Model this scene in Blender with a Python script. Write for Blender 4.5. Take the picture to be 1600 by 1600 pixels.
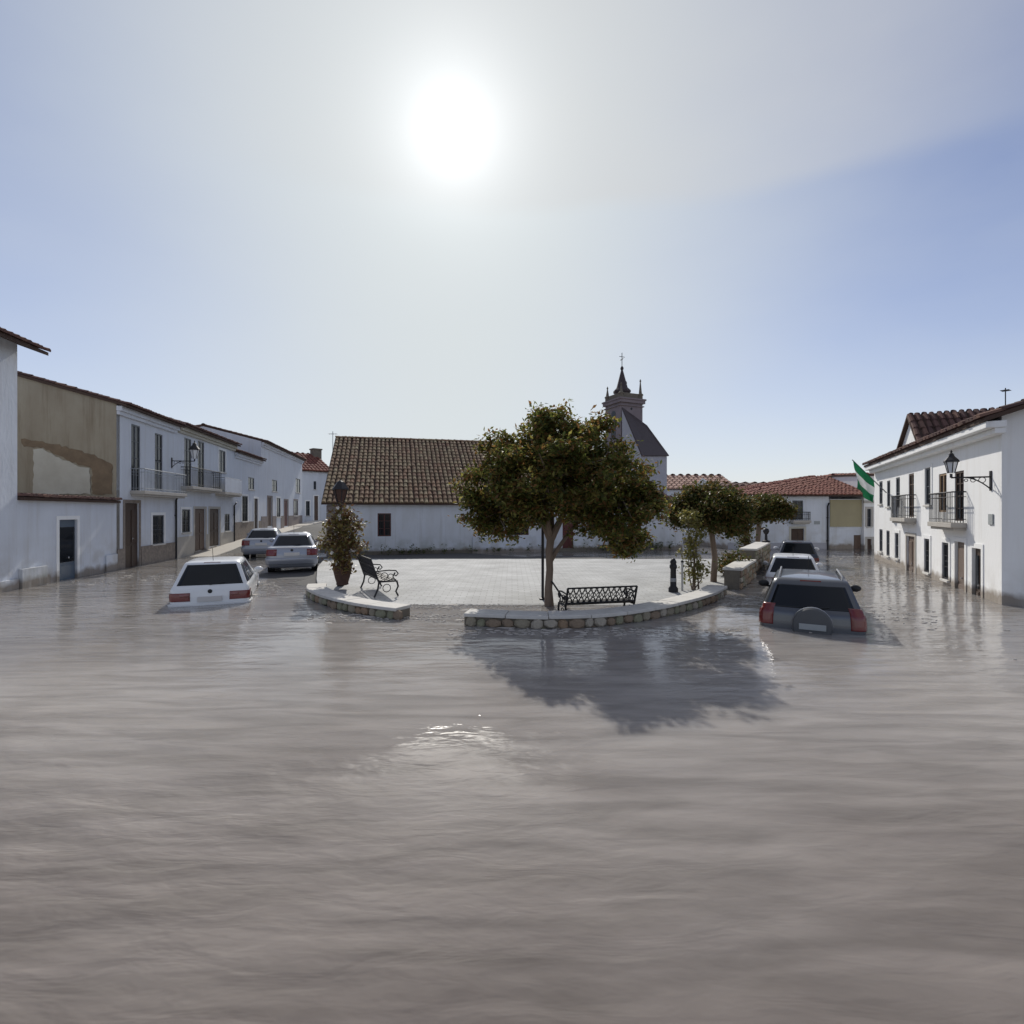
import bpy, math, random
from mathutils import Vector, Matrix
R = math.radians
random.seed(7)
for o in list(bpy.data.objects): bpy.data.objects.remove(o)
scene = bpy.context.scene
col = scene.collection
# ------------------------------------------------------------------ camera, sky, sun, exposure
CAMH = 2.25
cam = bpy.data.cameras.new('camera'); cam.sensor_width = 36; cam.lens = 18.0
cam.clip_end = 3000; cam.clip_start = 0.05
camo = bpy.data.objects.new('camera', cam); col.objects.link(camo)
camo.location = (0, 0, CAMH); camo.rotation_euler = (R(90), 0, 0)
scene.camera = camo
SUN = Vector((-0.115, 1.0, 0.75)).normalized()
SUN_EL = math.asin(SUN.z); SUN_AZ = math.atan2(SUN.x, SUN.y)
world = bpy.data.worlds.new('World'); scene.world = world; world.use_nodes = True
nt = world.node_tree; nt.nodes.clear()
def wn(t, **k):
    n = nt.nodes.new(t)
    for a, b in k.items(): setattr(n, a, b)
    return n
sky = wn('ShaderNodeTexSky'); sky.sky_type = 'NISHITA'; sky.sun_disc = False
sky.sun_elevation = SUN_EL; sky.sun_rotation = SUN_AZ
sky.altitude = 300; sky.air_density = 1.0; sky.dust_density = 0.0; sky.ozone_density = 3.0
tc = wn('ShaderNodeTexCoord')
dot = wn('ShaderNodeVectorMath', operation='DOT_PRODUCT'); dot.inputs[1].default_value = SUN
nrm = wn('ShaderNodeVectorMath', operation='NORMALIZE')
nt.links.new(tc.outputs['Generated'], nrm.inputs[0]); nt.links.new(nrm.outputs[0], dot.inputs[0])
def math_n(op, a, b=None):
    n = wn('ShaderNodeMath', operation=op)
    for i, v in enumerate((a, b)):
        if v is None: continue
        if isinstance(v, (int, float)): n.inputs[i].default_value = v
        else: nt.links.new(v, n.inputs[i])
    return n.outputs[0]
cl = math_n('MINIMUM', math_n('MAXIMUM', dot.outputs['Value'], -1.0), 1.0)
ang = math_n('ARCCOSINE', cl)
def gauss(sig, amp):
    q = math_n('DIVIDE', ang, R(sig)); q2 = math_n('MULTIPLY', q, q)
    return math_n('MULTIPLY', math_n('EXPONENT', math_n('MULTIPLY', q2, -1.0)), amp)
def expo(sig, amp):
    q = math_n('DIVIDE', ang, R(sig))
    return math_n('MULTIPLY', math_n('EXPONENT', math_n('MULTIPLY', q, -1.0)), amp)
sep = wn('ShaderNodeSeparateXYZ'); nt.links.new(nrm.outputs[0], sep.inputs[0])
elev = math_n('ARCSINE', math_n('MINIMUM', math_n('MAXIMUM', sep.outputs[2], 0.0), 1.0))
# thin high veil of ice cloud breaks up the haze a little
mp = wn('ShaderNodeMapping'); mp.inputs['Scale'].default_value = (1.1, 1.6, 3.2)
nt.links.new(nrm.outputs[0], mp.inputs[0])
nz = wn('ShaderNodeTexNoise'); nz.inputs['Scale'].default_value = 1.5; nz.inputs['Detail'].default_value = 6
nt.links.new(mp.outputs[0], nz.inputs['Vector'])
veil = math_n('MULTIPLY', math_n('SUBTRACT', nz.outputs[0], 0.42), 0.55)
# haze: thick round the sun and along the horizon
hz_a = math_n('SUBTRACT', 1.0, math_n('MULTIPLY', math_n('EXPONENT', math_n('MULTIPLY', math_n('POWER', math_n('DIVIDE', ang, R(31.0)), 2.4), -1.0)), 0.93))
hz_b = math_n('SUBTRACT', 1.0, math_n('MULTIPLY', math_n('EXPONENT', math_n('DIVIDE', elev, R(-11.0))), 0.92))
hz_c = math_n('SUBTRACT', 0.96, veil)
dot2 = wn('ShaderNodeVectorMath', operation='DOT_PRODUCT'); dot2.inputs[1].default_value = Vector((-.115, 1, .18)).normalized(); nt.links.new(nrm.outputs[0], dot2.inputs[0])
ang2 = math_n('ARCCOSINE', math_n('MINIMUM', math_n('MAXIMUM', dot2.outputs['Value'], -1.0), 1.0))
hz_d = math_n('SUBTRACT', 1.0, math_n('MULTIPLY', math_n('EXPONENT', math_n('MULTIPLY', math_n('POWER', math_n('DIVIDE', ang2, R(24.0)), 2.0), -1.0)), 0.8))
haze_f = math_n('SUBTRACT', 1.0, math_n('MULTIPLY', math_n('MULTIPLY', math_n('MULTIPLY', hz_a, hz_b), hz_c), hz_d))
SKYMUL = wn('ShaderNodeMix', data_type='RGBA', blend_type='MULTIPLY'); SKYMUL.inputs[0].default_value = 1.0
SKYMUL.inputs[7].default_value = (1.12, 0.93, 1.0, 1)
nt.links.new(sky.outputs[0], SKYMUL.inputs[6])
hmix = wn('ShaderNodeMix', data_type='RGBA'); hmix.clamp_factor = True
nt.links.new(haze_f, hmix.inputs[0]); nt.links.new(SKYMUL.outputs[2], hmix.inputs[6]); hmix.inputs[7].default_value = (6.6, 7.0, 7.0, 1)
# sheet of thin high haze; its far edge is added, imitating a lens-flare arc
zc_ = math_n('MAXIMUM', sep.outputs[2], 0.03)
px_ = math_n('SUBTRACT', math_n('DIVIDE', sep.outputs[0], zc_), 0.10); py_ = math_n('ADD', math_n('DIVIDE', sep.outputs[1], zc_), 0.40)
cn = wn('ShaderNodeTexNoise'); cn.inputs['Scale'].default_value = 1.4; cn.inputs['Detail'].default_value = 6
cv = wn('ShaderNodeCombineXYZ'); nt.links.new(px_, cv.inputs[0]); nt.links.new(py_, cv.inputs[1]); nt.links.new(cv.outputs[0], cn.inputs['Vector'])
rad = math_n('SQRT', math_n('ADD', math_n('MULTIPLY', px_, px_), math_n('MULTIPLY', py_, py_)))
rad = math_n('ADD', rad, math_n('MULTIPLY', math_n('SUBTRACT', cn.outputs[0], 0.5), 0.22))
edge = wn('ShaderNodeMapRange'); edge.interpolation_type = 'SMOOTHSTEP'; edge.inputs[1].default_value = 2.02; edge.inputs[2].default_value = 2.16; edge.inputs[3].default_value = 1.0; edge.inputs[4].default_value = 0.0
nt.links.new(rad, edge.inputs[0])
side = wn('ShaderNodeMapRange'); side.interpolation_type = 'SMOOTHSTEP'; side.inputs[1].default_value = 0.25; side.inputs[2].default_value = 1.35; side.inputs[3].default_value = 1.0; side.inputs[4].default_value = 0.0
nt.links.new(math_n('ABSOLUTE', math_n('SUBTRACT', px_, 0.2)), side.inputs[0])
dens = math_n('MULTIPLY', math_n('MULTIPLY', edge.outputs[0], side.outputs[0]), math_n('ADD', 0.10, math_n('MULTIPLY', cn.outputs[0], 0.60)))
cmix = wn('ShaderNodeMix', data_type='RGBA'); cmix.clamp_factor = True
nt.links.new(dens, cmix.inputs[0]); nt.links.new(hmix.outputs[2], cmix.inputs[6]); cmix.inputs[7].default_value = (5.9, 5.9, 5.9, 1)
glow = math_n('MULTIPLY', math_n('ADD', gauss(1.6, 3.0), expo(4.0, 7.6)), math_n('ADD', 0.72, math_n('MULTIPLY', cn.outputs[0], 0.56)))
cx = wn('ShaderNodeCombineXYZ')
for i in range(3): nt.links.new(glow, cx.inputs[i])
comb = wn('ShaderNodeMix', data_type='RGBA', blend_type='ADD'); comb.inputs[0].default_value = 1.0
nt.links.new(cmix.outputs[2], comb.inputs[6]); nt.links.new(cx.outputs[0], comb.inputs[7])
bg = wn('ShaderNodeBackground'); bg.inputs[1].default_value = 0.081
nt.links.new(comb.outputs[2], bg.inputs[0])
wo = wn('ShaderNodeOutputWorld'); nt.links.new(bg.outputs[0], wo.inputs[0])
sl = bpy.data.lights.new('sun', 'SUN'); sl.energy = 2.65; sl.angle = R(0.6); sl.color = (1.0, 0.95, 0.87)
so = bpy.data.objects.new('sun', sl); col.objects.link(so); so.location = (0, 0, 40)
so.rotation_euler = (-SUN).to_track_quat('-Z', 'Y').to_euler()
vs = scene.view_settings
vs.view_transform = 'Standard'; vs.look = 'None'; vs.gamma = 1.0; vs.use_curve_mapping = False
vs.exposure = 0.42

# ------------------------------------------------------------------ materials
MATS = {}
def mat(name, c, rough=0.8, c2=None, scale=3.0, amt=0.5, bump=0.0, bscale=40.0, metal=0.0, spec=0.4, coat=0.0,
        stretch=(1, 1, 1), island=None, trans=0.0, stain=None, drip=None):
    m = bpy.data.materials.new(name); m.use_nodes = True
    t = m.node_tree; b = t.nodes['Principled BSDF']
    b.inputs['Roughness'].default_value = rough; b.inputs['Metallic'].default_value = metal
    b.inputs['Specular IOR Level'].default_value = spec; b.inputs['Coat Weight'].default_value = coat
    b.inputs['Coat Roughness'].default_value = 0.05
    b.inputs['Base Color'].default_value = (*c, 1)
    co = t.nodes.new('ShaderNodeTexCoord'); ma = t.nodes.new('ShaderNodeMapping')
    ma.inputs['Scale'].default_value = stretch; t.links.new(co.outputs['Object'], ma.inputs[0])
    out = None
    if island:
        g = t.nodes.new('ShaderNodeNewGeometry'); rp = t.nodes.new('ShaderNodeValToRGB')
        rp.color_ramp.interpolation = 'LINEAR'
        els = rp.color_ramp.elements
        for i, (p, cc) in enumerate(island):
            e = els[i] if i < 2 else els.new(p)
            e.position = p; e.color = (*cc, 1)
        t.links.new(g.outputs['Random Per Island'], rp.inputs[0]); out = rp.outputs[0]
    if c2:
        n = t.nodes.new('ShaderNodeTexNoise'); n.inputs['Scale'].default_value = scale; n.inputs['Detail'].default_value = 6
        n.inputs['Roughness'].default_value = 0.62
        t.links.new(ma.outputs[0], n.inputs['Vector'])
        rp = t.nodes.new('ShaderNodeValToRGB'); rp.color_ramp.elements[0].position = 0.5 - 0.25 * 1; rp.color_ramp.elements[1].position = 0.5 + 0.25
        rp.color_ramp.elements[0].color = (0, 0, 0, 1); rp.color_ramp.elements[1].color = (1, 1, 1, 1)
        t.links.new(n.outputs[0], rp.inputs[0])
        f = t.nodes.new('ShaderNodeMath'); f.operation = 'MULTIPLY'; f.inputs[1].default_value = amt
        t.links.new(rp.outputs[0], f.inputs[0])
        mx = t.nodes.new('ShaderNodeMix'); mx.data_type = 'RGBA'
        t.links.new(f.outputs[0], mx.inputs[0]); mx.inputs[6].default_value = (*c, 1); mx.inputs[7].default_value = (*c2, 1)
        if out is not None: t.links.new(out, mx.inputs[6])
        out = mx.outputs[2]
    if stain:   # blotches and drips with a shape of their own: (colour, z0, z1, amount)
        sc, z0, z1, am = stain
        sx = t.nodes.new('ShaderNodeSeparateXYZ'); t.links.new(co.outputs['Object'], sx.inputs[0])
        mr = t.nodes.new('ShaderNodeMapRange'); mr.inputs[1].default_value = z0; mr.inputs[2].default_value = z1
        mr.inputs[3].default_value = 1; mr.inputs[4].default_value = 0
        t.links.new(sx.outputs[2], mr.inputs[0])
        n3 = t.nodes.new('ShaderNodeTexNoise'); n3.inputs['Scale'].default_value = 1.7; n3.inputs['Detail'].default_value = 7
        t.links.new(co.outputs['Object'], n3.inputs['Vector'])
        ad = t.nodes.new('ShaderNodeMath'); ad.operation = 'MULTIPLY'; t.links.new(mr.outputs[0], ad.inputs[0])
        r3 = t.nodes.new('ShaderNodeValToRGB'); r3.color_ramp.elements[0].position = 0.42; r3.color_ramp.elements[1].position = 0.62
        t.links.new(n3.outputs[0], r3.inputs[0]); t.links.new(r3.outputs[0], ad.inputs[1])
        a2 = t.nodes.new('ShaderNodeMath'); a2.operation = 'MULTIPLY'; a2.inputs[1].default_value = am
        t.links.new(ad.outputs[0], a2.inputs[0])
        mx = t.nodes.new('ShaderNodeMix'); mx.data_type = 'RGBA'; mx.inputs[6].default_value = (*c, 1)
        if out is not None: t.links.new(out, mx.inputs[6])
        mx.inputs[7].default_value = (*sc, 1); t.links.new(a2.outputs[0], mx.inputs[0]); out = mx.outputs[2]
    if stain:   # soaked band and mud splash just above the flood
        n6 = t.nodes.new('ShaderNodeTexNoise'); n6.inputs['Scale'].default_value = 2.6; n6.inputs['Detail'].default_value = 6; t.links.new(co.outputs['Object'], n6.inputs['Vector'])
        h6 = t.nodes.new('ShaderNodeMath'); h6.operation = 'MULTIPLY_ADD'; h6.inputs[1].default_value = -.44; t.links.new(n6.outputs[0], h6.inputs[0]); t.links.new(sx.outputs[2], h6.inputs[2])
        r6 = t.nodes.new('ShaderNodeMapRange'); r6.inputs[1].default_value = -.06; r6.inputs[2].default_value = .12; r6.inputs[3].default_value = .9; r6.inputs[4].default_value = 0
        t.links.new(h6.outputs[0], r6.inputs[0])
        mx = t.nodes.new('ShaderNodeMix'); mx.data_type = 'RGBA'; t.links.new(out, mx.inputs[6]); mx.inputs[7].default_value = (.23, .19, .15, 1)
        t.links.new(r6.outputs[0], mx.inputs[0]); out = mx.outputs[2]
    if drip:    # rain streaks: (colour, amount)
        md_ = t.nodes.new('ShaderNodeMapping'); md_.inputs['Scale'].default_value = (2.6, 2.6, .16); t.links.new(co.outputs['Object'], md_.inputs[0])
        n4 = t.nodes.new('ShaderNodeTexNoise'); n4.inputs['Scale'].default_value = 1.5; n4.inputs['Detail'].default_value = 8; n4.inputs['Roughness'].default_value = .7
        t.links.new(md_.outputs[0], n4.inputs['Vector'])
        r4 = t.nodes.new('ShaderNodeValToRGB'); r4.color_ramp.elements[0].position = .5; r4.color_ramp.elements[1].position = .72
        t.links.new(n4.outputs[0], r4.inputs[0])
        n5 = t.nodes.new('ShaderNodeTexNoise'); n5.inputs['Scale'].default_value = .5; n5.inputs['Detail'].default_value = 3; t.links.new(co.outputs['Object'], n5.inputs['Vector'])
        a4 = t.nodes.new('ShaderNodeMath'); a4.operation = 'MULTIPLY'; t.links.new(r4.outputs[0], a4.inputs[0]); t.links.new(n5.outputs[0], a4.inputs[1])
        a5 = t.nodes.new('ShaderNodeMath'); a5.operation = 'MULTIPLY'; a5.inputs[1].default_value = drip[1] * 2; t.links.new(a4.outputs[0], a5.inputs[0])
        mx = t.nodes.new('ShaderNodeMix'); mx.data_type = 'RGBA'; mx.inputs[6].default_value = (*c, 1)
        if out is not None: t.links.new(out, mx.inputs[6])
        mx.inputs[7].default_value = (*drip[0], 1); t.links.new(a5.outputs[0], mx.inputs[0]); out = mx.outputs[2]
    if out is not None: t.links.new(out, b.inputs['Base Color'])
    if bump:
        n2 = t.nodes.new('ShaderNodeTexNoise'); n2.inputs['Scale'].default_value = bscale; n2.inputs['Detail'].default_value = 4
        t.links.new(ma.outputs[0], n2.inputs['Vector'])
        bp = t.nodes.new('ShaderNodeBump'); bp.inputs['Strength'].default_value = bump; bp.inputs['Distance'].default_value = 0.02
        t.links.new(n2.outputs[0], bp.inputs['Height']); t.links.new(bp.outputs[0], b.inputs['Normal'])
    if trans:
        tr = t.nodes.new('ShaderNodeBsdfTranslucent'); ms = t.nodes.new('ShaderNodeMixShader'); ms.inputs[0].default_value = trans
        if out is not None: t.links.new(out, tr.inputs[0])
        else: tr.inputs[0].default_value = (*c, 1)
        om = t.nodes['Material Output']
        t.links.new(b.outputs[0], ms.inputs[1]); t.links.new(tr.outputs[0], ms.inputs[2]); t.links.new(ms.outputs[0], om.inputs[0])
    MATS[name] = m
    return m
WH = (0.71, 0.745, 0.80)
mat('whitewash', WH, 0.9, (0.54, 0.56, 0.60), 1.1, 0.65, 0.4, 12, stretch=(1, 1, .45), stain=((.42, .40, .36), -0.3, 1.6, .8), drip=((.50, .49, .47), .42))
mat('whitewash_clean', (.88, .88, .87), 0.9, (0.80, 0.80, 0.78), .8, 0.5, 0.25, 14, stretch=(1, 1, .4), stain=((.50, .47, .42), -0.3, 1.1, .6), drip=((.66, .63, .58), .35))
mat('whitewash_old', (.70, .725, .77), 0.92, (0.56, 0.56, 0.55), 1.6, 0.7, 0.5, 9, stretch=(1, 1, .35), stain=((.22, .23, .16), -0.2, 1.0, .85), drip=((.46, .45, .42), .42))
mat('cream_plaster', (.58, .56, .49), 0.92, (.44, .41, .34), 1.6, .8, .4, 10)
mat('old_mud', (.27, .20, .13), 0.95, (.15, .11, .075), 2.2, .9, .9, 8)
mat('ochre_plaster', (.42, .37, .23), 0.92, (.33, .29, .19), 1.2, .7, .3, 10)
mat('mud_render', (.40, .36, .28), 0.95, (.27, .225, .165), .8, .9, .7, 6, stretch=(1, 1, .5), drip=((.22, .175, .12), .8))
mat('grey_plaster', (.42, .42, .45), 0.9, (.34, .34, .38), 2, .6, .2, 14)
mat('stone_clad', (.33, .28, .23), 0.9, (.15, .125, .11), 7, .9, .9, 9)
mat('stone', (.36, .32, .25), 0.9, (.22, .19, .13), 5, .8, .8, 18, island=None)
for nm_, c_ in (('stone_brown', (.33, .25, .18)), ('stone_rust', (.38, .27, .18)), ('stone_pale', (.50, .45, .37)), ('stone_olive', (.33, .32, .22))): mat(nm_, c_, .92, tuple(v * .55 for v in c_), 5, .8, .9, 16)
mat('mortar', (.20, .175, .14), 0.95, (.13, .115, .09), 8, .7, .6, 30)
mat('quoin', (.27, .23, .21), 0.9, (.19, .16, .15), 6, .8, .5, 22)
mat('coping', (.66, .64, .60), 0.85, (.48, .46, .42), 4, .8, .3, 30)
mat('concrete', (.50, .47, .42), 0.9, (.40, .37, .33), 3, .7, .3, 40)
mat('tower_plaster', (.27, .23, .24), .92, (.18, .15, .16), 1.5, .8, .4, 10, stretch=(1, 1, .4))
TI = [(0, (.19, .10, .068)), (.3, (.27, .14, .085)), (.55, (.29, .21, .125)), (.8, (.22, .125, .08)), (1, (.36, .28, .17))]
mat('old_tile', (.2, .12, .08), 0.9, (.16, .145, .08), 1.4, .55, .4, 30, island=TI)
TD = [(0, (.085, .045, .042)), (.4, (.16, .08, .062)), (.75, (.12, .062, .055)), (1, (.22, .12, .085))]
mat('dark_tile', (.12, .06, .05), 0.9, (.08, .06, .05), 1.4, .5, .3, 30, island=TD)
TR = [(0, (.17, .055, .042)), (.4, (.25, .085, .06)), (.75, (.20, .066, .05)), (1, (.30, .13, .09))]
mat('red_tile', (.3, .1, .06), 0.85, (.20, .085, .06), 1.0, .5, .3, 30, island=TR)
mat('pink_tile', (.45, .29, .23), 0.9, (.36, .22, .17), 1.5, .6, .3, 30)
mat('slate', (.075, .058, .06), .8, (.045, .036, .04), 3, .7, .4, 20)
mat('roof_deck', (.085, .055, .042), 0.95, (.06, .04, .035), 3, .5)
mat('wood_dark', (.075, .042, .026), 0.55, (.035, .02, .014), 6, .8, .3, 30, stretch=(6, 6, .6))
mat('wood_mid', (.15, .10, .075), 0.6, (.09, .06, .045), 6, .8, .3, 30, stretch=(6, 6, .6))
mat('wood_tan', (.36, .25, .15), 0.6, (.28, .18, .1), 6, .7, .2, 30, stretch=(6, 6, .6))
mat('red_wood', (.13, .035, .028), 0.55, (.075, .022, .018), 5, .7, .2, 30)
mat('door_blue', (.10, .135, .175), 0.45, (.07, .095, .125), 4, .6)
mat('frame_paint', (.10, .11, .125), 0.45, (.07, .075, .085), 4, .5)
mat('glass_dark', (.010, .012, .015), 0.07, (.02, .024, .028), 1.2, .5, spec=.32)
mat('iron', (.022, .022, .025), 0.5, (.05, .045, .045), 15, .5, .2, 80, metal=.3)
mat('iron_light', (.30, .32, .34), 0.45, (.2, .21, .23), 15, .5, metal=.3)
mat('zinc', (.30, .31, .33), 0.5, (.2, .2, .22), 8, .5, metal=.5)
mat('lamp_glass', (.78, .80, .82), 0.25, (.62, .64, .66), 4, .5, spec=.5)
mat('bark', (.26, .195, .145), 0.95, (.13, .095, .07), 9, .8, .9, 25, stretch=(1, 1, .25))
LF = [(0, (.05, .065, .018)), (.34, (.11, .13, .03)), (.48, (.17, .095, .035)), (.62, (.25, .13, .045)), (.78, (.18, .20, .045)), (1, (.33, .29, .08))]
mat('leaf_red', (.06, .05, .02), 0.5, None, island=LF, trans=.58, spec=.35)
LG = [(0, (.045, .06, .018)), (.45, (.09, .105, .028)), (.7, (.15, .085, .035)), (1, (.20, .17, .05))]
mat('leaf_dark', (.04, .05, .02), 0.4, None, island=LG, trans=.45, spec=.12)
LL = [(0, (.22, .19, .05)), (.4, (.12, .13, .035)), (.75, (.26, .22, .06)), (1, (.34, .30, .10))]
mat('leaf_yellow', (.2, .2, .05), 0.45, None, island=LL, trans=.4, spec=.45)
LB = [(0, (.09, .055, .03)), (.35, (.20, .10, .045)), (.6, (.14, .14, .04)), (.88, (.27, .21, .07)), (1, (.38, .31, .10))]
mat('leaf_brown', (.1, .07, .03), 0.45, None, island=LB, trans=.35, spec=.5)
LW = [(0, (.05, .07, .02)), (.6, (.10, .12, .035)), (1, (.18, .17, .06))]
mat('weed', (.08, .1, .03), 0.6, None, island=LW, trans=.3)
mat('petal', (.80, .78, .76), 0.6, (.66, .6, .6), 20, .4)
mat('terracotta', (.11, .060, .045), 0.9, (.06, .036, .03), 7, .8, .5, 25)
mat('paint_white', (.78, .79, .80), 0.32, (.70, .71, .72), 2.5, .4, coat=.6)
mat('paint_silver', (.31, .33, .38), 0.32, (.27, .29, .335), 2.5, .4, metal=.45, coat=.6)
mat('paint_silver_dark', (.10, .106, .118), 0.28, (.08, .085, .095), 2.5, .4, metal=.5, coat=.6)
mat('paint_navy', (.035, .045, .075), 0.32, (.05, .055, .07), 2.5, .4, metal=.2, coat=.6)
mat('trim_black', (.02, .02, .022), 0.6, (.035, .035, .035), 12, .5)
mat('grey_trim', (.09, .095, .10), 0.5, (.07, .07, .075), 6, .5)
mat('lamp_red', (.17, .016, .015), 0.25, (.11, .01, .01), 6, .5, coat=.7)
mat('lamp_clear', (.26, .10, .09), 0.2, (.2, .07, .06), 6, .5, coat=.7)
mat('plate', (.62, .60, .58), 0.5, (.5, .48, .46), 6, .4)
mat('chrome', (.6, .6, .62), 0.2, (.5, .5, .52), 6, .3, metal=.9)
mat('tyre', (.018, .018, .018), 0.85, (.03, .03, .03), 20, .5)
mat('flag_green', (.02, .20, .085), 0.8, (.015, .14, .06), 5, .5, trans=.25)
mat('flag_white', (.75, .76, .76), 0.8, (.65, .66, .66), 5, .5, trans=.25)
mat('flag_red', (.30, .02, .03), 0.8, (.2, .015, .02), 5, .5, trans=.25)
mat('sign_grey', (.36, .38, .38), 0.6, (.28, .3, .3), 10, .6)
mat('asphalt', (.075, .073, .072), 0.9, (.11, .105, .10), 2.2, .7, .5, 60)
# paving: fine joints of small blocks, too small to pick apart
def paving():
    m = mat('paving', (.56, .55, .52), 0.8)
    t = m.node_tree; b = t.nodes['Principled BSDF']
    co = t.nodes.new('ShaderNodeTexCoord'); br = t.nodes.new('ShaderNodeTexBrick')
    br.inputs['Scale'].default_value = 1.0; br.inputs['Brick Width'].default_value = .34; br.inputs['Row Height'].default_value = .17
    br.inputs['Mortar Size'].default_value = .012
    br.inputs['Color1'].default_value = (.52, .525, .52, 1); br.inputs['Color2'].default_value = (.41, .415, .405, 1); br.inputs['Mortar'].default_value = (.30, .30, .28, 1)
    t.links.new(co.outputs['Object'], br.inputs['Vector'])
    n = t.nodes.new('ShaderNodeTexNoise'); n.inputs['Scale'].default_value = .9; n.inputs['Detail'].default_value = 8
    t.links.new(co.outputs['Object'], n.inputs['Vector'])
    mx = t.nodes.new('ShaderNodeMix'); mx.data_type = 'RGBA'; mx.blend_type = 'MULTIPLY'; mx.inputs[0].default_value = .75
    t.links.new(br.outputs['Color'], mx.inputs[6]); t.links.new(n.outputs[0], mx.inputs[7])
    ga = t.nodes.new('ShaderNodeBrightContrast'); ga.inputs['Bright'].default_value = .10
    t.links.new(mx.outputs[2], ga.inputs[0]); t.links.new(ga.outputs[0], b.inputs['Base Color'])
    bp = t.nodes.new('ShaderNodeBump'); bp.inputs['Strength'].default_value = .6; bp.inputs['Distance'].default_value = .01; bp.invert = True
    t.links.new(br.outputs['Fac'], bp.inputs['Height']); t.links.new(bp.outputs[0], b.inputs['Normal'])
paving()
def water_mat():
    m = bpy.data.materials.new('muddy_water'); m.use_nodes = True; MATS['muddy_water'] = m
    t = m.node_tree; b = t.nodes['Principled BSDF']
    co = t.nodes.new('ShaderNodeTexCoord')
    def noise(scale, det, st, rot=0.0, dist=0.0):
        ma = t.nodes.new('ShaderNodeMapping'); ma.inputs['Scale'].default_value = st; ma.inputs['Rotation'].default_value = (0, 0, rot)
        t.links.new(co.outputs['Object'], ma.inputs[0])
        n = t.nodes.new('ShaderNodeTexNoise'); n.inputs['Scale'].default_value = scale; n.inputs['Detail'].default_value = det
        n.inputs['Distortion'].default_value = dist
        t.links.new(ma.outputs[0], n.inputs['Vector']); return n.outputs[0]
    def mth(op, a, c):
        n = t.nodes.new('ShaderNodeMath'); n.operation = op
        for i, v in enumerate((a, c)):
            if isinstance(v, (int, float)): n.inputs[i].default_value = v
            else: t.links.new(v, n.inputs[i])
        return n.outputs[0]
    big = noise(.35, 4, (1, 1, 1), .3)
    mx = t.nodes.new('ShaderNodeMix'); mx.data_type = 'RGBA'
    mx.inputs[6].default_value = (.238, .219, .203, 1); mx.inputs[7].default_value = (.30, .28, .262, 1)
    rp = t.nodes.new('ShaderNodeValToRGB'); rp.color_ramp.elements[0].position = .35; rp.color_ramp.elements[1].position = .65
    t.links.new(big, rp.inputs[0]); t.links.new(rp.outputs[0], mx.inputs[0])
    # sky reflection painted into the base colour: browner close up, paler farther off
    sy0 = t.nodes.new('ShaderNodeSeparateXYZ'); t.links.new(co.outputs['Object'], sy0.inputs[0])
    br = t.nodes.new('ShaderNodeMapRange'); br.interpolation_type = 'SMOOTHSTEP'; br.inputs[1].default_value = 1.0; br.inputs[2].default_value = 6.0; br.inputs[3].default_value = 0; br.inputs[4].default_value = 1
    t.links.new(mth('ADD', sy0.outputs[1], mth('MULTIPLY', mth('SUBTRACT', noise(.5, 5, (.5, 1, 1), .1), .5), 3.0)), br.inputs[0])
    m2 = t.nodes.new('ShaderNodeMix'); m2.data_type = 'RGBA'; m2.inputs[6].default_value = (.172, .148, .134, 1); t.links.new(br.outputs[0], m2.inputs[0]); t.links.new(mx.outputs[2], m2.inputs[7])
    st = t.nodes.new('ShaderNodeMapRange'); st.inputs[1].default_value = .36; st.inputs[2].default_value = .64; st.inputs[3].default_value = .82; st.inputs[4].default_value = 1.12  # stretched streaks painted into the colour in place of ripple reflections
    t.links.new(noise(2.4, 8, (.30, 1.9, 1), .06, .6), st.inputs[0])
    m3 = t.nodes.new('ShaderNodeMix'); m3.data_type = 'RGBA'; m3.blend_type = 'MULTIPLY'; m3.inputs[0].default_value = 1.0; m3.clamp_result = False
    cb = t.nodes.new('ShaderNodeCombineXYZ')
    for i in range(3): t.links.new(st.outputs[0], cb.inputs[i])
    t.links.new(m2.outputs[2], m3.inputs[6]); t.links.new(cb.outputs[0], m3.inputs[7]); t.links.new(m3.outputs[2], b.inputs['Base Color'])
    b.inputs['Specular IOR Level'].default_value = 0.0; b.inputs['Roughness'].default_value = .9
    b.inputs['Subsurface Weight'].default_value = .5; b.inputs['Subsurface Radius'].default_value = (1.0, .85, .7); b.inputs['Subsurface Scale'].default_value = .9; b.subsurface_method = 'RANDOM_WALK'
    # foreground water made rougher and less reflective to hold down the sun glint
    sy = t.nodes.new('ShaderNodeSeparateXYZ'); t.links.new(co.outputs['Object'], sy.inputs[0])
    wob = mth('ADD', sy.outputs[1], mth('MULTIPLY', mth('SUBTRACT', noise(.45, 4, (.6, 1, 1), .2), .5), 4.0))
    def ranged(a, c, lo, hi):
        n = t.nodes.new('ShaderNodeMapRange'); n.interpolation_type = 'SMOOTHSTEP'
        n.inputs[1].default_value = a; n.inputs[2].default_value = c; n.inputs[3].default_value = lo; n.inputs[4].default_value = hi
        t.links.new(wob, n.inputs[0]); return n.outputs[0]
    w1 = noise(1.7, 3, (.5, 1.0, 1), .10, .4); w2 = noise(5.2, 3, (.30, 1.0, 1), -.06, .5); w3 = noise(.5, 2, (.7, 1, 1), .25); w4 = noise(13.0, 2, (.4, 1.0, 1), .1, .3)
    h = mth('ADD', mth('ADD', mth('MULTIPLY', w1, .036), mth('MULTIPLY', w2, .024)), mth('ADD', mth('MULTIPLY', w3, .05), mth('MULTIPLY', w4, .0065)))
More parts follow.
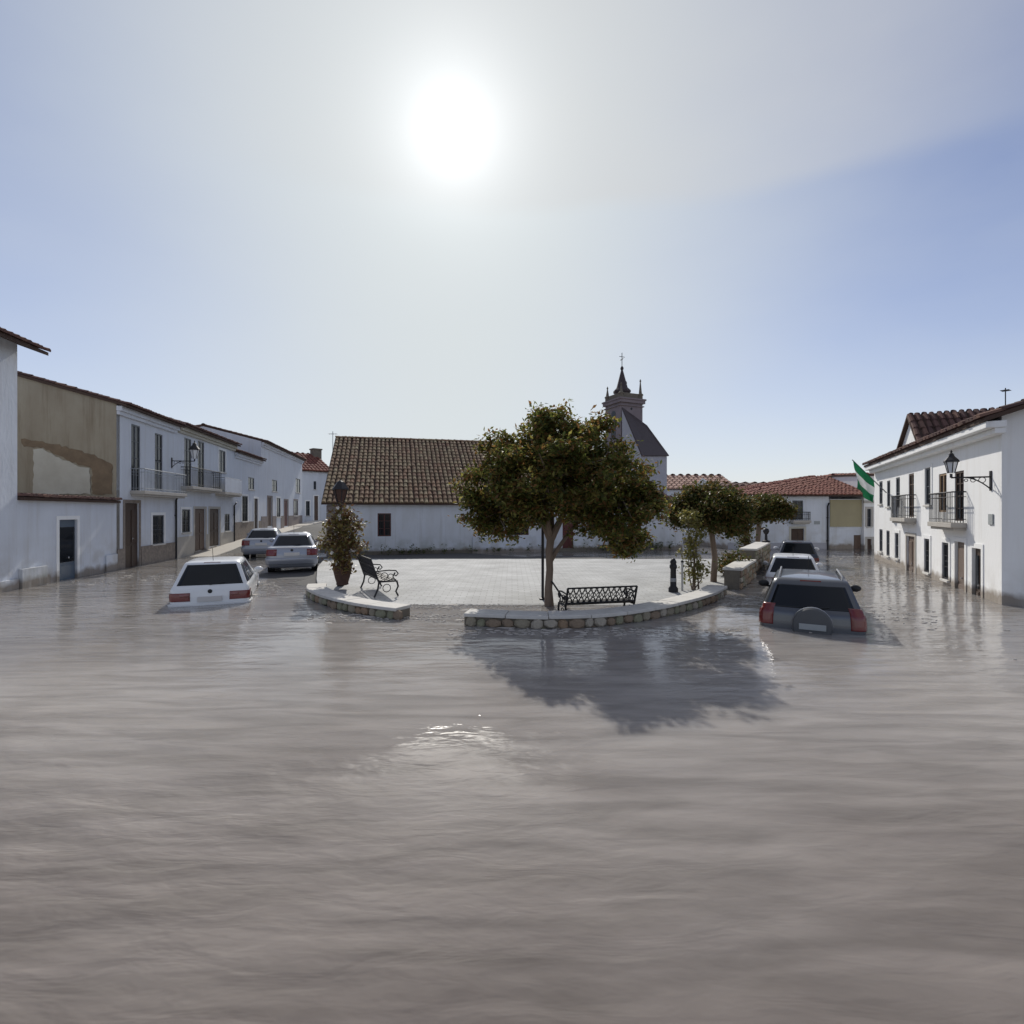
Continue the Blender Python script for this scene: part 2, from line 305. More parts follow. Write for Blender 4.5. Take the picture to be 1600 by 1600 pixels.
    calm = t.nodes.new('ShaderNodeMapRange'); calm.inputs[1].default_value = .36; calm.inputs[2].default_value = .62; calm.inputs[3].default_value = .35; calm.inputs[4].default_value = 1.1
    t.links.new(noise(.22, 3, (.5, 1, 1), .5), calm.inputs[0])
    h = mth('MULTIPLY', mth('MULTIPLY', h, calm.outputs[0]), ranged(3.0, 8.0, 1.5, .62))
    bp = t.nodes.new('ShaderNodeBump'); bp.inputs['Strength'].default_value = 1.0; bp.inputs['Distance'].default_value = 1.0
    t.links.new(h, bp.inputs['Height']); t.links.new(bp.outputs[0], b.inputs['Normal'])
    gl = t.nodes.new('ShaderNodeBsdfGlossy'); gl.distribution = 'BECKMANN'; t.links.new(bp.outputs[0], gl.inputs['Normal']); t.links.new(ranged(3.0, 6.2, .55, .085), gl.inputs['Roughness'])
    fr = t.nodes.new('ShaderNodeFresnel'); fr.inputs['IOR'].default_value = 1.33; t.links.new(bp.outputs[0], fr.inputs['Normal'])
    ms = t.nodes.new('ShaderNodeMixShader'); t.links.new(mth('MULTIPLY', fr.outputs[0], ranged(5.4, 9.2, .13, 1.25)), ms.inputs[0]); t.links.new(b.outputs[0], ms.inputs[1]); t.links.new(gl.outputs[0], ms.inputs[2])
    t.links.new(ms.outputs[0], t.nodes['Material Output'].inputs[0])
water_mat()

# ------------------------------------------------------------------ helpers
def link(o, parent=None):
    col.objects.link(o)
    if parent is not None: o.parent = parent
    return o
def tag(o, label=None, cat=None, group=None, kind=None):
    if label: o['label'] = label
    if cat: o['category'] = cat
    if group: o['group'] = group
    if kind: o['kind'] = kind
    return o
def empty(name, loc=(0, 0, 0), rz=0.0, label=None, cat=None, group=None):
    o = bpy.data.objects.new(name, None); o.empty_display_size = .2
    o.location = loc; o.rotation_euler = (0, 0, rz); link(o); return tag(o, label, cat, group)
class MB:
    def __init__(s): s.v = []; s.f = []
    def add(s, vs, fs):
        n = len(s.v); s.v += [tuple(p) for p in vs]; s.f += [tuple(i + n for i in f) for f in fs]; return s
    def quad(s, a, b, c, d): return s.add([a, b, c, d], [(0, 1, 2, 3)])
    def box(s, x0, x1, y0, y1, z0, z1):
        return s.add([(x0, y0, z0), (x1, y0, z0), (x1, y1, z0), (x0, y1, z0), (x0, y0, z1), (x1, y0, z1), (x1, y1, z1), (x0, y1, z1)],
                     [(0, 3, 2, 1), (4, 5, 6, 7), (0, 1, 5, 4), (1, 2, 6, 5), (2, 3, 7, 6), (3, 0, 4, 7)])
    def prism(s, pts, vec):   # polygon pts extruded by vec
        n = len(pts); vec = Vector(vec); a = [Vector(p) for p in pts]; b = [p + vec for p in a]
        return s.add(a + b, [tuple(range(n))[::-1], tuple(range(n, 2 * n))] + [(i, (i + 1) % n, n + (i + 1) % n, n + i) for i in range(n)])
    def tube(s, pts, r, n=6, cap=True):
        pts = [Vector(p) for p in pts]; rs = r if isinstance(r, (list, tuple)) else [r] * len(pts)
        base = len(s.v); up = None
        for i, p in enumerate(pts):
            d = (pts[min(i + 1, len(pts) - 1)] - pts[max(i - 1, 0)])
            d = d.normalized() if d.length > 1e-9 else Vector((0, 0, 1))
            if up is None: up = Vector((0, 0, 1)) if abs(d.z) < .9 else Vector((1, 0, 0))
            a = d.cross(up)
            if a.length < 1e-4: a = d.cross(Vector((0.3, 1, 0.2)))
            a.normalize(); b = a.cross(d).normalized(); up = b
            for k in range(n):
                t = 2 * math.pi * k / n; s.v.append(tuple(p + (a * math.cos(t) + b * math.sin(t)) * rs[i]))
        for i in range(len(pts) - 1):
            for k in range(n):
                k2 = (k + 1) % n
                s.f.append((base + i * n + k, base + i * n + k2, base + (i + 1) * n + k2, base + (i + 1) * n + k))
        if cap:
            s.f.append(tuple(base + k for k in range(n))[::-1]); e = base + (len(pts) - 1) * n
            s.f.append(tuple(e + k for k in range(n)))
        return s
    def lathe(s, prof, n=16, c=(0, 0, 0), axis='z', rot=0.0):
        base = len(s.v)
        for r, h in prof:
            for k in range(n):
                t = 2 * math.pi * k / n + rot; x, y = r * math.cos(t), r * math.sin(t)
                p = (x, y, h) if axis == 'z' else ((x, h, y) if axis == 'y' else (h, x, y))
                s.v.append((p[0] + c[0], p[1] + c[1], p[2] + c[2]))
        for i in range(len(prof) - 1):
            for k in range(n):
                k2 = (k + 1) % n; s.f.append((base + i * n + k, base + i * n + k2, base + (i + 1) * n + k2, base + (i + 1) * n + k))
        s.f.append(tuple(base + k for k in range(n))[::-1]); e = base + (len(prof) - 1) * n; s.f.append(tuple(e + k for k in range(n)))
        return s
    def build(s, name, m, parent=None, smooth=False, bevel=0.0):
        me = bpy.data.meshes.new(name); me.from_pydata(s.v, [], s.f); me.materials.append(MATS[m] if isinstance(m, str) else m)
        import bmesh
        b = bmesh.new(); b.from_mesh(me); bmesh.ops.recalc_face_normals(b, faces=b.faces); b.to_mesh(me); b.free()
        if smooth:
            for p in me.polygons: p.use_smooth = True
            if hasattr(me, 'set_sharp_from_angle'): me.set_sharp_from_angle(angle=R(smooth if smooth > 1 else 45))
        o = bpy.data.objects.new(name, me); link(o, parent)
        if bevel:
            md = o.modifiers.new('bevel', 'BEVEL'); md.width = bevel; md.segments = 2; md.limit_method = 'ANGLE'
        return o
F = 800.0
def P(x, y, Y):     # pixel at a known distance -> place
    return Vector(((x - 800) / F * Y, Y, CAMH - (y - 800) / F * Y))
class Fac:          # an upright wall plane: origin o, horizontal direction d
    def __init__(s, o, d):
        l = math.hypot(*d); s.o = o; s.d = (d[0] / l, d[1] / l); s.rz = math.atan2(s.d[1], s.d[0])
    def u(s, x):
        k = (x - 800) / F; return (k * s.o[1] - s.o[0]) / (s.d[0] - k * s.d[1])
    def pt(s, u): return (s.o[0] + u * s.d[0], s.o[1] + u * s.d[1])
    def z(s, x, y): return CAMH - (y - 800) / F * s.pt(s.u(x))[1]

# ------------------------------------------------------------------ ground, water
CP = [(0, 0, -.55), (0, -20, -.6), (-7.2, 12, -.45), (-8, 18.7, .02), (-11, 26, -.02), (-13, 20, -.30), (-15, 22.6, -.28), (-14, 15, -.5), (-16.5, 33, .25),
      (-12, 33, .25), (-16, 52, .95), (-20, 52, 1.0), (-22, 80, 1.6), (-9, 24, .03), (-3, 24, .03), (3, 24, .02), (9, 27, .0), (-5.5, 16, .03), (0, 18, -.02), (4, 17, -.05),
      (5.3, 9, -.62), (8.5, 15, -.65), (11, 20, -.62), (14, 26, -.7), (16, 32, -.8), (20, 30, -.8), (12, 12, -.7), (0, 9, -.6), (-4, 10, -.6), (4, 10.3, -.6),
      (0, 45, .1), (10, 40, -.3), (30, 30, -.8), (-30, 0, -.6), (30, 0, -.7), (25, 60, -.5), (-5, 40, .3), (0, 80, .3)]
def gz(x, y):
    a = b = 0.0
    for (px, py, pz) in CP:
        d = (px - x) ** 2 + (py - y) ** 2 + .3; w = 1 / d ** 1.7; a += w * pz; b += w
    return a / b
def ground():
    m = MB()
    def axis(lo, hi, n, far): return [-1600, -600, -200] + [lo + (hi - lo) * i / n for i in range(n + 1)] + [200, 600, 1600]
    xs = axis(-45, 45, 75, 0); ys = axis(-20, 95, 92, 0)
    for y in ys:
        for x in xs: m.v.append((x, y, gz(max(-45, min(45, x)), max(-20, min(95, y)))))
    n = len(xs)
    for j in range(len(ys) - 1):
        for i in range(n - 1): m.f.append((j * n + i, j * n + i + 1, (j + 1) * n + i + 1, (j + 1) * n + i))
    o = m.build('ground', 'asphalt', smooth=True); tag(o, kind='structure')
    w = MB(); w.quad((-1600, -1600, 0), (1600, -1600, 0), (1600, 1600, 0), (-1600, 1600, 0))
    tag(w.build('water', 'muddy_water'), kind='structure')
ground()

# plaza pavement: slopes down under the flood towards the viewer
def plz(y): return .10 if y > 15 else .10 - (15 - y) * .034 if y > 12.4 else .0116 - (12.4 - y) * .20
PLAZA = [(-8.6, 23.5), (-7.6, 20.0), (-6.3, 16.5), (-5.15, 13.7), (-4.05, 12.35), (-3.1, 11.55), (-2.3, 11.0), (-.9, 10.45), (.74, 10.2), (2.0, 10.5), (3.35, 11.5),
         (4.65, 12.8), (5.6, 14.0), (6.6, 15.5), (8.2, 18.5), (10.4, 22.5), (11.2, 24.6)]
def plaza():
    import bmesh
    m = MB(); n = 40
    ys = [10.2 + (23.5 - 10.2) * i / n for i in range(n + 1)]
    def span(y):
        lo = None; hi = None; pts = PLAZA; c = []
        for i in range(len(pts) - 1):
            (x0, y0), (x1, y1) = pts[i], pts[i + 1]
            if (y0 - y) * (y1 - y) <= 0 and y0 != y1: c.append(x0 + (x1 - x0) * (y - y0) / (y1 - y0))
        return (min(c), max(c)) if len(c) >= 2 else ((c[0], c[0] + .01) if c else (.7, .75))
    k = 8
    for y in ys:
        a, b = span(y)
        for i in range(k + 1): m.v.append((a + (b - a) * i / k, y, plz(y)))
    for j in range(n):
        for i in range(k): m.f.append((j * (k + 1) + i, j * (k + 1) + i + 1, (j + 1) * (k + 1) + i + 1, (j + 1) * (k + 1) + i))
    o = m.build('plaza_pavement', 'paving'); tag(o, kind='structure')
    md = o.modifiers.new('thick', 'SOLIDIFY'); md.thickness = .9; md.offset = -1
plaza()

LF_ = Fac((-15.4, 20.0), (-.19, 1.0))      # left street frontage
# pavement along the left houses, with a raised kerb
def sidewalk():
    m = MB(); st = [(-1.0, -.33), (3, -.27), (8, -.05), (13.5, .26), (20, .52), (33, .97), (48, 1.35)]
    d = LF_.d; nrm_ = (d[1], -d[0])
    for (u, z) in st:
        x, y = LF_.pt(u)
        for (w, dz) in ((-.05, 0), (1.25, 0), (1.28, -.03), (1.28, -.8), (-.05, -.8)): m.v.append((x + nrm_[0] * w, y + nrm_[1] * w, z + .14 + dz))
    for i in range(len(st) - 1):
        for k in range(5): m.f.append((i * 5 + k, i * 5 + (k + 1) % 5, (i + 1) * 5 + (k + 1) % 5, (i + 1) * 5 + k))
    m.f.append((0, 1, 2, 3, 4)); e = (len(st) - 1) * 5; m.f.append(tuple(e + k for k in range(5))[::-1])
    tag(m.build('pavement', 'concrete'), kind='structure')
sidewalk()

# ------------------------------------------------------------------ building kit
def tiles(m, p0, a, La, s, Ls, w=.23, course=.36, jit=1.0):
    p0, a, s = Vector(p0), Vector(a).normalized(), Vector(s).normalized(); n = a.cross(s).normalized()
    if n.z < 0: n = -n
    nc = max(1, int(La / w)); w = La / nc; nr = max(1, int(Ls / course)); cr = Ls / nr
    for c in range(nc):
        wob = random.gauss(0, .012) * jit
        for k in range(nr):
            b = p0 + a * ((c + .5) * w + wob + random.gauss(0, .008) * jit) + s * (k * cr - .04 + random.gauss(0, .015) * jit)
            e = b + s * cr * 1.16 + a * random.gauss(0, .008) * jit
            lift = .014 + random.random() * .014 * jit
            base = len(m.v)
            for (q, r, l) in ((b, w * .44, lift), (e, w * .36, .0)):
                for t in range(5):
                    an = math.pi * t / 4
                    m.v.append(tuple(q + a * math.cos(an) * r + n * (math.sin(an) * r * .85 + l)))
            for t in range(4): m.f.append((base + t, base + t + 1, base + 5 + t + 1, base + 5 + t))
            if k == 0: m.f.append((base, base + 1, base + 2, base + 3, base + 4))
def wall_front(m, u0, u1, z0, z1, ops, depth=.07):
    us = sorted({u0, u1, *[v for o in ops for v in o[:2]]}); zs = sorted({z0, z1, *[v for o in ops for v in o[2:4]]})
    for i in range(len(us) - 1):
        for j in range(len(zs) - 1):
            uc, zc = (us[i] + us[i + 1]) / 2, (zs[j] + zs[j + 1]) / 2
            if any(o[0] < uc < o[1] and o[2] < zc < o[3] for o in ops): continue
            m.quad((us[i], 0, zs[j]), (us[i + 1], 0, zs[j]), (us[i + 1], 0, zs[j + 1]), (us[i], 0, zs[j + 1]))
    for a, b, c, d in [o[:4] for o in ops]:
        m.quad((a, 0, c), (a, depth, c), (a, depth, d), (a, 0, d)); m.quad((b, 0, c), (b, depth, c), (b, depth, d), (b, 0, d))
        m.quad((a, 0, d), (b, 0, d), (b, depth, d), (a, depth, d)); m.quad((a, 0, c), (b, 0, c), (b, depth, c), (a, depth, c))
        m.quad((a, depth + .06, c), (b, depth + .06, c), (b, depth + .06, d), (a, depth + .06, d))
def window(root, a, b, c, d, depth=.07, frame='frame_paint', grille=False, sill=True, surround=None, shutter=None, bars=(1, 2)):
    m = MB(); t = min(.06, (b - a) * .12); y0, y1 = depth - .05, depth + .02
    m.box(a, a + t, y0, y1, c, d); m.box(b - t, b, y0, y1, c, d); m.box(a + t, b - t, y0, y1, d - t, d); m.box(a + t, b - t, y0, y1, c, c + t)
    for i in range(1, bars[0] + 1):
        x = a + (b - a) * i / (bars[0] + 1); m.box(x - t * .45, x + t * .45, y0 + .006, y1, c + t, d - t)
    w = m.build('window', frame, root)
    for i in range(bars[0] + 1):
        x0 = a + t if i == 0 else a + (b - a) * i / (bars[0] + 1) + t * .45
        x1 = b - t if i == bars[0] else a + (b - a) * (i + 1) / (bars[0] + 1) - t * .45
        MB().box(x0, x1, depth - .022, depth - .012, c + t, d - t).build('pane', 'glass_dark', w)
    if bars[1] > 1:
        for k in range(1, bars[1]):
            z = c + (d - c) * k / bars[1]; MB().box(a + t, b - t, y0 + .01, depth - .024, z - .015, z + .015).build('glazing_bar', frame, w)
    if sill: MB().box(a - .06, b + .06, -.07, depth - .052, c - .06, c + .012).build('sill', 'coping', w, bevel=.01)
    if grille:
        g = MB(); n = max(3, int((b - a) / .13))
        for k in range(n + 1):
            x = a + .02 + (b - a - .04) * k / n; g.tube([(x, .02, c + .02), (x, .02, d - .02)], .008, 5)
        for k in range(4):
            z = c + .06 + (d - c - .12) * k / 3; g.box(a, b, .014, .026, z - .012, z + .012)
        g.build('grille', 'iron', w)
    if surround: trim(root, a, b, c, d, surround)
    return w
def trim(root, a, b, c, d, m_, w=.13, base=False):
    s = MB(); s.box(a - w, a - .004, -.022, .03, c, d + w); s.box(b + .004, b + w, -.022, .03, c, d + w); s.box(a - .004, b + .004, -.022, .03, d + .004, d + w)
    s.build('surround', m_, root)
def door(root, a, b, c, d, depth=.07, m_='wood_dark', surround=None, leaves=2, glass=False):
    m = MB(); y1 = depth + .03
    m.box(a + .002, b - .002, depth - .01, y1, c, d - .002)
    o = m.build('door', m_, root); n = leaves
    for i in range(n):
        x0 = a + (b - a) * i / n + .05; x1 = a + (b - a) * (i + 1) / n - .05
        zs = [c + .08, c + (d - c) * .38, c + (d - c) * .42, c + (d - c) * .9]
        if x1 - x0 < .06: continue
        MB().box(x0, x1, depth - .03, depth - .012, zs[0], zs[1]).build('panel', m_, o, bevel=.008)
        MB().box(x0, x1, depth - .03, depth - .012, zs[2], zs[3]).build('pane' if glass else 'panel', 'glass_dark' if glass else m_, o, bevel=.008)
    MB().lathe([(.012, 0), (.03, -.01), (.03, -.035), (.01, -.045)], 10, ((a + b) / 2 + (b - a) * .06, depth - .03, c + (d - c) * .48), 'y').build('handle', 'chrome', o, smooth=True)
    if surround: trim(root, a, b, c, d, surround)
    return o
def balcony(root, a, b, z, out=.55, h=.95, m_='iron', slab='coping', solid=False):
    o = MB().box(a, b, -out, -.003, z - .14, z).box(a + .06, b - .06, -out + .07, -.004, z - .22, z - .142).build('balcony', slab, root, bevel=.01)
    g = MB(); y = -out + .04; n = max(4, int((b - a) / .12))
    for k in range(n + 1):
        x = a + .04 + (b - a - .08) * k / n; g.tube([(x, y, z), (x, y, z + h)], .009, 5)
    for x in (a + .04, b - .04):
        for k in range(1, 5): g.tube([(x, y + k * (out - .05) / 5, z), (x, y + k * (out - .05) / 5, z + h)], .009, 5)
    for zz, r in ((z + h, .022), (z + .1, .012), (z + h - .14, .010)):
        g.tube([(a + .04, -.01, zz), (a + .04, y, zz), (b - .04, y, zz), (b - .04, -.01, zz)], r, 6)
    g.build('railing', m_, o, smooth=True)
    if solid: MB().box(a + .03, b - .03, y - .03, y - .012, z + .02, z + h - .02).build('infill_panel', solid, o)
    return o
def pitched(root, L, D, eave, pitch, ov=.4, tile='old_tile', ends=(.12, .12), back=True, do_tiles=True, course=.36, w=.23, cornice=None, mono=False, hip0=0.0, cor=(.55, .26)):
    tp = math.tan(R(pitch)); u0, u1 = -ends[0], L + ends[1]; yr = D if mono else D / 2
    zt = lambda y: eave + y * tp + .10
    zb = lambda y: eave + y * tp
    if mono: pts = [(-ov, zb(-ov)), (-ov, zt(-ov)), (yr, zt(yr)), (yr, zb(yr))]
    else: pts = [(-ov, zb(-ov)), (-ov, zt(-ov)), (yr, zt(yr)), (D + ov, zt(-ov)), (D + ov, zb(-ov)), (yr, zb(yr))]
    rm_ = MB().prism([(u0, y, z) for y, z in pts], (u1 - u0, 0, 0))
    if hip0:
        for i in (2, 5): rm_.v[i] = (u0 + hip0, rm_.v[i][1], rm_.v[i][2])
    ro = rm_.build('roof', 'roof_deck', root)
    if do_tiles:
        t = MB(); cs, sn = math.cos(R(pitch)), math.sin(R(pitch))
        tiles(t, (u0 + hip0, -ov - .03, zt(-ov) + .005), (1, 0, 0), u1 - u0 - hip0, (0, cs, sn), (yr + ov) / cs, w, course)
        for q in range(int(hip0 / w)): tiles(t, (u0 + q * w, -ov - .03, zt(-ov) + .005), (1, 0, 0), w, (0, cs, sn), (yr + ov) / cs * (q + .6) * w / hip0, w, course)
        if hip0:
            hs = Vector((hip0, 0, zt(yr) - zt(-ov))); wy = (D + 2 * ov) / 20
            for q in range(20): tiles(t, (u0, -ov + q * wy, zt(-ov) + .005), (0, 1, 0), wy, hs, hs.length * (1 - abs(q - 9.5) / 10), wy, course)
        elif not mono:
            tiles(t, (u1, D + ov, zt(-ov) + .005), (-1, 0, 0), u1 - u0, (0, -cs, sn), (yr + ov) / cs, w * 1.6, course * 1.7)
            k = int((u1 - u0) / .4)      # ridge caps
            for i in range(k):
                x = u0 + (u1 - u0) * i / k; e = x + (u1 - u0) / k * 1.12; b = len(t.v)
                for (xx, r) in ((x, .15), (e, .125)):
                    for q in range(6):
                        an = math.pi * q / 5; t.v.append((xx, yr + math.cos(an) * r, zt(yr) + .02 + math.sin(an) * r * .8 + random.random() * .006))
                for q in range(5): t.f.append((b + q, b + q + 1, b + 6 + q + 1, b + 6 + q))
        tag(t.build('roof_tiles', tile, ro), kind='stuff')
    if cornice:
        MB().box(u0 + .05, u1 - .05, -ov * cor[0], -.003, eave - cor[1], eave - ov * cor[0] * tp - .004).box(u0 + .08, u1 - .08, -ov * cor[0] * .55, -.002, eave - cor[1] - .14, eave - cor[1] - .002).build('cornice', cornice, root, bevel=.015)
    return ro
def body(root, L, D, zb, eave, pitch, ops, m_='whitewash', mono=False, near_gable=None):
    tp = math.tan(R(pitch)); m = MB(); wall_front(m, 0, L, zb, eave, ops)
    zr = eave + (D if mono else D / 2) * tp
    def side(u):
        if mono: return [(u, 0, zb), (u, 0, eave), (u, D, zr), (u, D, zb)]
        return [(u, 0, zb), (u, 0, eave), (u, D / 2, zr), (u, D, eave), (u, D, zb)]
    sides = [side(L)] + ([] if near_gable else [side(0)])
    for s in sides: m.add(s, [tuple(range(len(s)))])
    zz = zr if mono else eave
    m.quad((0, D, zb), (L, D, zb), (L, D, zz), (0, D, zz))
    o = m.build('wall', m_, root)
    if near_gable:
        s = side(0); MB().prism(s, (.22, 0, 0)).build('gable_wall', near_gable, root)
    return o
class House:
    def __init__(s, name, label, fac, x0, x1, D, eave, pitch, wall='whitewash', zb=-1.0, cat='house', group=None, near_gable=None, ext0=0, ext1=0, mono=False, **roofk):
        s.fac = fac; s.ua = fac.u(x0) - ext0; s.L = fac.u(x1) + ext1 - s.ua
        p = fac.pt(s.ua); s.root = empty(name, (p[0], p[1], 0), fac.rz, label, cat, group)
        s.D, s.eave, s.pitch, s.wallm, s.zb, s.near, s.mono, s.rk = D, eave, pitch, wall, zb, near_gable, mono, roofk; s.ops = []; s.roof = s.rk.pop('roof', True)
    def r(s, x0, y0, x1, y1, wmin=0):
        a, b = s.fac.u(x0) - s.ua, s.fac.u(x1) - s.ua
        if a > b: a, b = b, a
        xc = (x0 + x1) / 2; zt, zb = s.fac.z(xc, y0), s.fac.z(xc, y1)
        if b - a < wmin: c = (a + b) / 2; a, b = c - wmin / 2, c + wmin / 2
        return a, b, zb, zt
    def win(s, x0, y0, x1, y1, wmin=0, **k): s.ops.append((*s.r(x0, y0, x1, y1, wmin), 'w', k)); return s
    def door(s, x0, y0, x1, y1, zb=None, wmin=0, **k):
        a, b, c, d = s.r(x0, y0, x1, y1, wmin)
        if zb is not None: c = zb
        s.ops.append((a, b, c, d, 'd', k)); return s
    def bal(s, x0, x1, y, h=.95, **k):
        a, b = s.fac.u(x0) - s.ua, s.fac.u(x1) - s.ua
        if a > b: a, b = b, a
        balcony(s.root, a, b, s.fac.z((x0 + x1) / 2, y), h=h, **k); return s
    def go(s):
        body(s.root, s.L, s.D, s.zb, s.eave, s.pitch, s.ops, s.wallm, s.mono, s.near)
        for (a, b, c, d, k, kw) in s.ops: (window if k == 'w' else door)(s.root, a, b, c, d, **kw)
        if s.roof: pitched(s.root, s.L, s.D, s.eave, s.pitch, mono=s.mono, **s.rk)
        return s
def pipe(root, x, y, z0, z1, m_='zinc', r=.045):
    m = MB().tube([(x, y, z0), (x, y, z1), (x, y - .12, z1 + .2)], r, 8)
    for z in (z0 + (z1 - z0) * .25, z0 + (z1 - z0) * .75): m.box(x - r - .02, x + r + .02, y - .01, y + .05, z - .02, z + .02)
    m.build('drainpipe', m_, root, smooth=True)
def plinth(root, a, b, z0, z1, m_='stone_clad', t=.035, ops=()):
    cuts = sorted([(max(a, o[0] - .14), min(b, o[1] + .14)) for o in ops if o[2] < z1 - .05 and o[1] > a and o[0] < b]); x = a
    for c0, c1 in cuts:
        if c0 - x > .03: MB().box(x, c0, -t, -.003, z0, z1).build('plinth', m_, root)
        x = max(x, c1)
    if b - x > .03: MB().box(x, b, -t, -.003, z0, z1).build('plinth', m_, root)

# ------------------------------------------------------------------ left street
def left_side():
    f = LF_
    # tall white house at the edge of the picture
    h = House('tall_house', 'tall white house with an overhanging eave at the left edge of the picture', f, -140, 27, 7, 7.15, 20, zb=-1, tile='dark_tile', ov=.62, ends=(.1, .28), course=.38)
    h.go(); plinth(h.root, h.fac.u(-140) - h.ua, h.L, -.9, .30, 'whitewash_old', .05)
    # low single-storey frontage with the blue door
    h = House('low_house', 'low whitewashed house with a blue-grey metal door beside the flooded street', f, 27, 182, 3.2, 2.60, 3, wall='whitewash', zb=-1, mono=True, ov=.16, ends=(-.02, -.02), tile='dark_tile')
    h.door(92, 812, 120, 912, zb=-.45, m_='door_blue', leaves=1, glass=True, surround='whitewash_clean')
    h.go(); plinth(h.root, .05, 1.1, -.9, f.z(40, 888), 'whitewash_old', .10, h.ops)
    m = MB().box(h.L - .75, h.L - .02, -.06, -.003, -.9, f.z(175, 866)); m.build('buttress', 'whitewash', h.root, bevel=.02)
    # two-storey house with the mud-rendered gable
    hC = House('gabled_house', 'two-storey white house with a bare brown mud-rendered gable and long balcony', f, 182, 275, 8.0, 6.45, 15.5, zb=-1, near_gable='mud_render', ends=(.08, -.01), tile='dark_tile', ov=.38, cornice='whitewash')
    hC.door(195, 786, 217, 890, zb=-.2, m_='wood_dark', surround='stone_clad').win(238, 805, 256, 850, grille=True, surround='whitewash_clean')
    hC.win(205, 664, 219, 768, sill=False, bars=(1, 4)).win(242, 678, 254, 766, sill=False, bars=(1, 4))
    hC.go(); hC.bal(203, 273, 769, h=.9, slab='concrete', m_='iron_light'); plinth(hC.root, .02, hC.L - .02, -.9, f.z(250, 850), 'stone_clad', .04, hC.ops)
    pipe(hC.root, hC.L - .12, -.06, -.2, f.z(275, 781), 'iron')
    # patches of paler plaster on the brown gable
    g = Fac((f.o[0], f.o[1]), (f.d[1], -f.d[0]))
    def onG(x, y): u = g.u(x); return (g.pt(u), g.z(x, y))
    def patch(px, m_, t):
        pts = []; rg = random.Random(len(px)); px2 = []
        for (x0_, y0_), (x1_, y1_) in zip(px, px[1:] + px[:1]):
            nn = max(1, int(math.hypot(x1_ - x0_, y1_ - y0_) / 5))
            for q_ in range(nn): px2.append((x0_ + (x1_ - x0_) * q_ / nn + rg.uniform(-1.3, 1.3), y0_ + (y1_ - y0_) * q_ / nn + rg.uniform(-1.6, 1.6)))
        for x, y in px2:
            (wx, wy), z = onG(x, y); v = Vector((wx - f.o[0], wy - f.o[1], 0)); lx = v.x * f.d[0] + v.y * f.d[1]; ly = -v.x * f.d[1] + v.y * f.d[0]
            pts.append((-.003, ly, z))
        MB().prism(pts, (-t, 0, 0)).build('plaster_patch', m_, hC.root)
    patch([(56, 704), (70, 702), (96, 716), (120, 727), (143, 733), (144, 772), (56, 772)], 'cream_plaster', .035)
    patch([(36, 686), (70, 690), (110, 700), (150, 712), (178, 726), (178, 772), (147, 772), (146, 731), (120, 724), (96, 713), (70, 699), (40, 698)], 'old_mud', .02)
    # next house
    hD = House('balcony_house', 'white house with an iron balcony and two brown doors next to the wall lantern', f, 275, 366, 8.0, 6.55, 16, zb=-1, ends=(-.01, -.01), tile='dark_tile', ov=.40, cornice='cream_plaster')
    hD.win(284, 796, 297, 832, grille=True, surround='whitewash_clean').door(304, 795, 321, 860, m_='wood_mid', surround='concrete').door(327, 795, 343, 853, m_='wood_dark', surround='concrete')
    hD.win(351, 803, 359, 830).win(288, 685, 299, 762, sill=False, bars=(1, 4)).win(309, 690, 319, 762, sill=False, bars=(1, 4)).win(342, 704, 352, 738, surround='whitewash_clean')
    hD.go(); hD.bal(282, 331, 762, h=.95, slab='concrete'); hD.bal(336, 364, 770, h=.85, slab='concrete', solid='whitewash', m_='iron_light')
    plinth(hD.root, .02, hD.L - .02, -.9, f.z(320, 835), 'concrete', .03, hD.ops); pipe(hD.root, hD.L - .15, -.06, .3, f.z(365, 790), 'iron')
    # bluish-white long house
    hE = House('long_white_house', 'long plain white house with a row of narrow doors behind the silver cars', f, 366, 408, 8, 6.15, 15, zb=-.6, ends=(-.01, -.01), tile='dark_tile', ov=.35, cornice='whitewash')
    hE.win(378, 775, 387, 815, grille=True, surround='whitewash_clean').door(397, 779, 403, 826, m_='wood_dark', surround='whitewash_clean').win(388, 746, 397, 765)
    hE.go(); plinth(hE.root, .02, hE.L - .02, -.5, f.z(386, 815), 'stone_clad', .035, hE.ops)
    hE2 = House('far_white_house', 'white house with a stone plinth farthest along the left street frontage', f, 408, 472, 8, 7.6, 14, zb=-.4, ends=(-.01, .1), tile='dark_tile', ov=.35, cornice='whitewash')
    hE2.door(418, 777, 425, 822, m_='wood_mid', surround='quoin').win(432, 778, 438, 808, surround='whitewash_clean').door(444, 782, 450, 822, m_='red_wood', surround='quoin').win(459, 782, 465, 806, surround='quoin')
    hE2.win(425, 750, 433, 768).win(462, 748, 469, 770)
    hE2.go(); plinth(hE2.root, .02, hE2.L - .02, -.3, f.z(440, 806), 'quoin', .035, hE2.ops)
    # house closing the street
    ff = Fac(tuple(P(474, 800, 58)[:2]), (.70, .72))
    h = House('end_house', 'small white house with a red roof and chimney closing the left street', ff, 472, 514, 9, 7.0, 26, zb=-.2, ends=(.3, .5), tile='red_tile', ov=.3, course=.6, w=.4)
    h.win(478, 783, 484, 806, surround='whitewash_clean').door(491, 775, 497, 818, m_='wood_mid', surround='whitewash_clean').win(490, 752, 494, 765)
    h.go(); MB().box(3.0, 4.0, 3.6, 4.6, 7.5, 9.9).box(2.92, 4.08, 3.52, 4.68, 9.9, 10.05).build('chimney', 'mortar', h.root)
    # television aerial
    a = P(520, 690, 60); o = empty('roof_aerial', a, 0, 'thin television aerial on a mast above the red roofed end house', 'aerial')
    MB().tube([(0, 0, -2.2), (0, 0, 1.2)], .035, 6).build('mast', 'zinc', o)
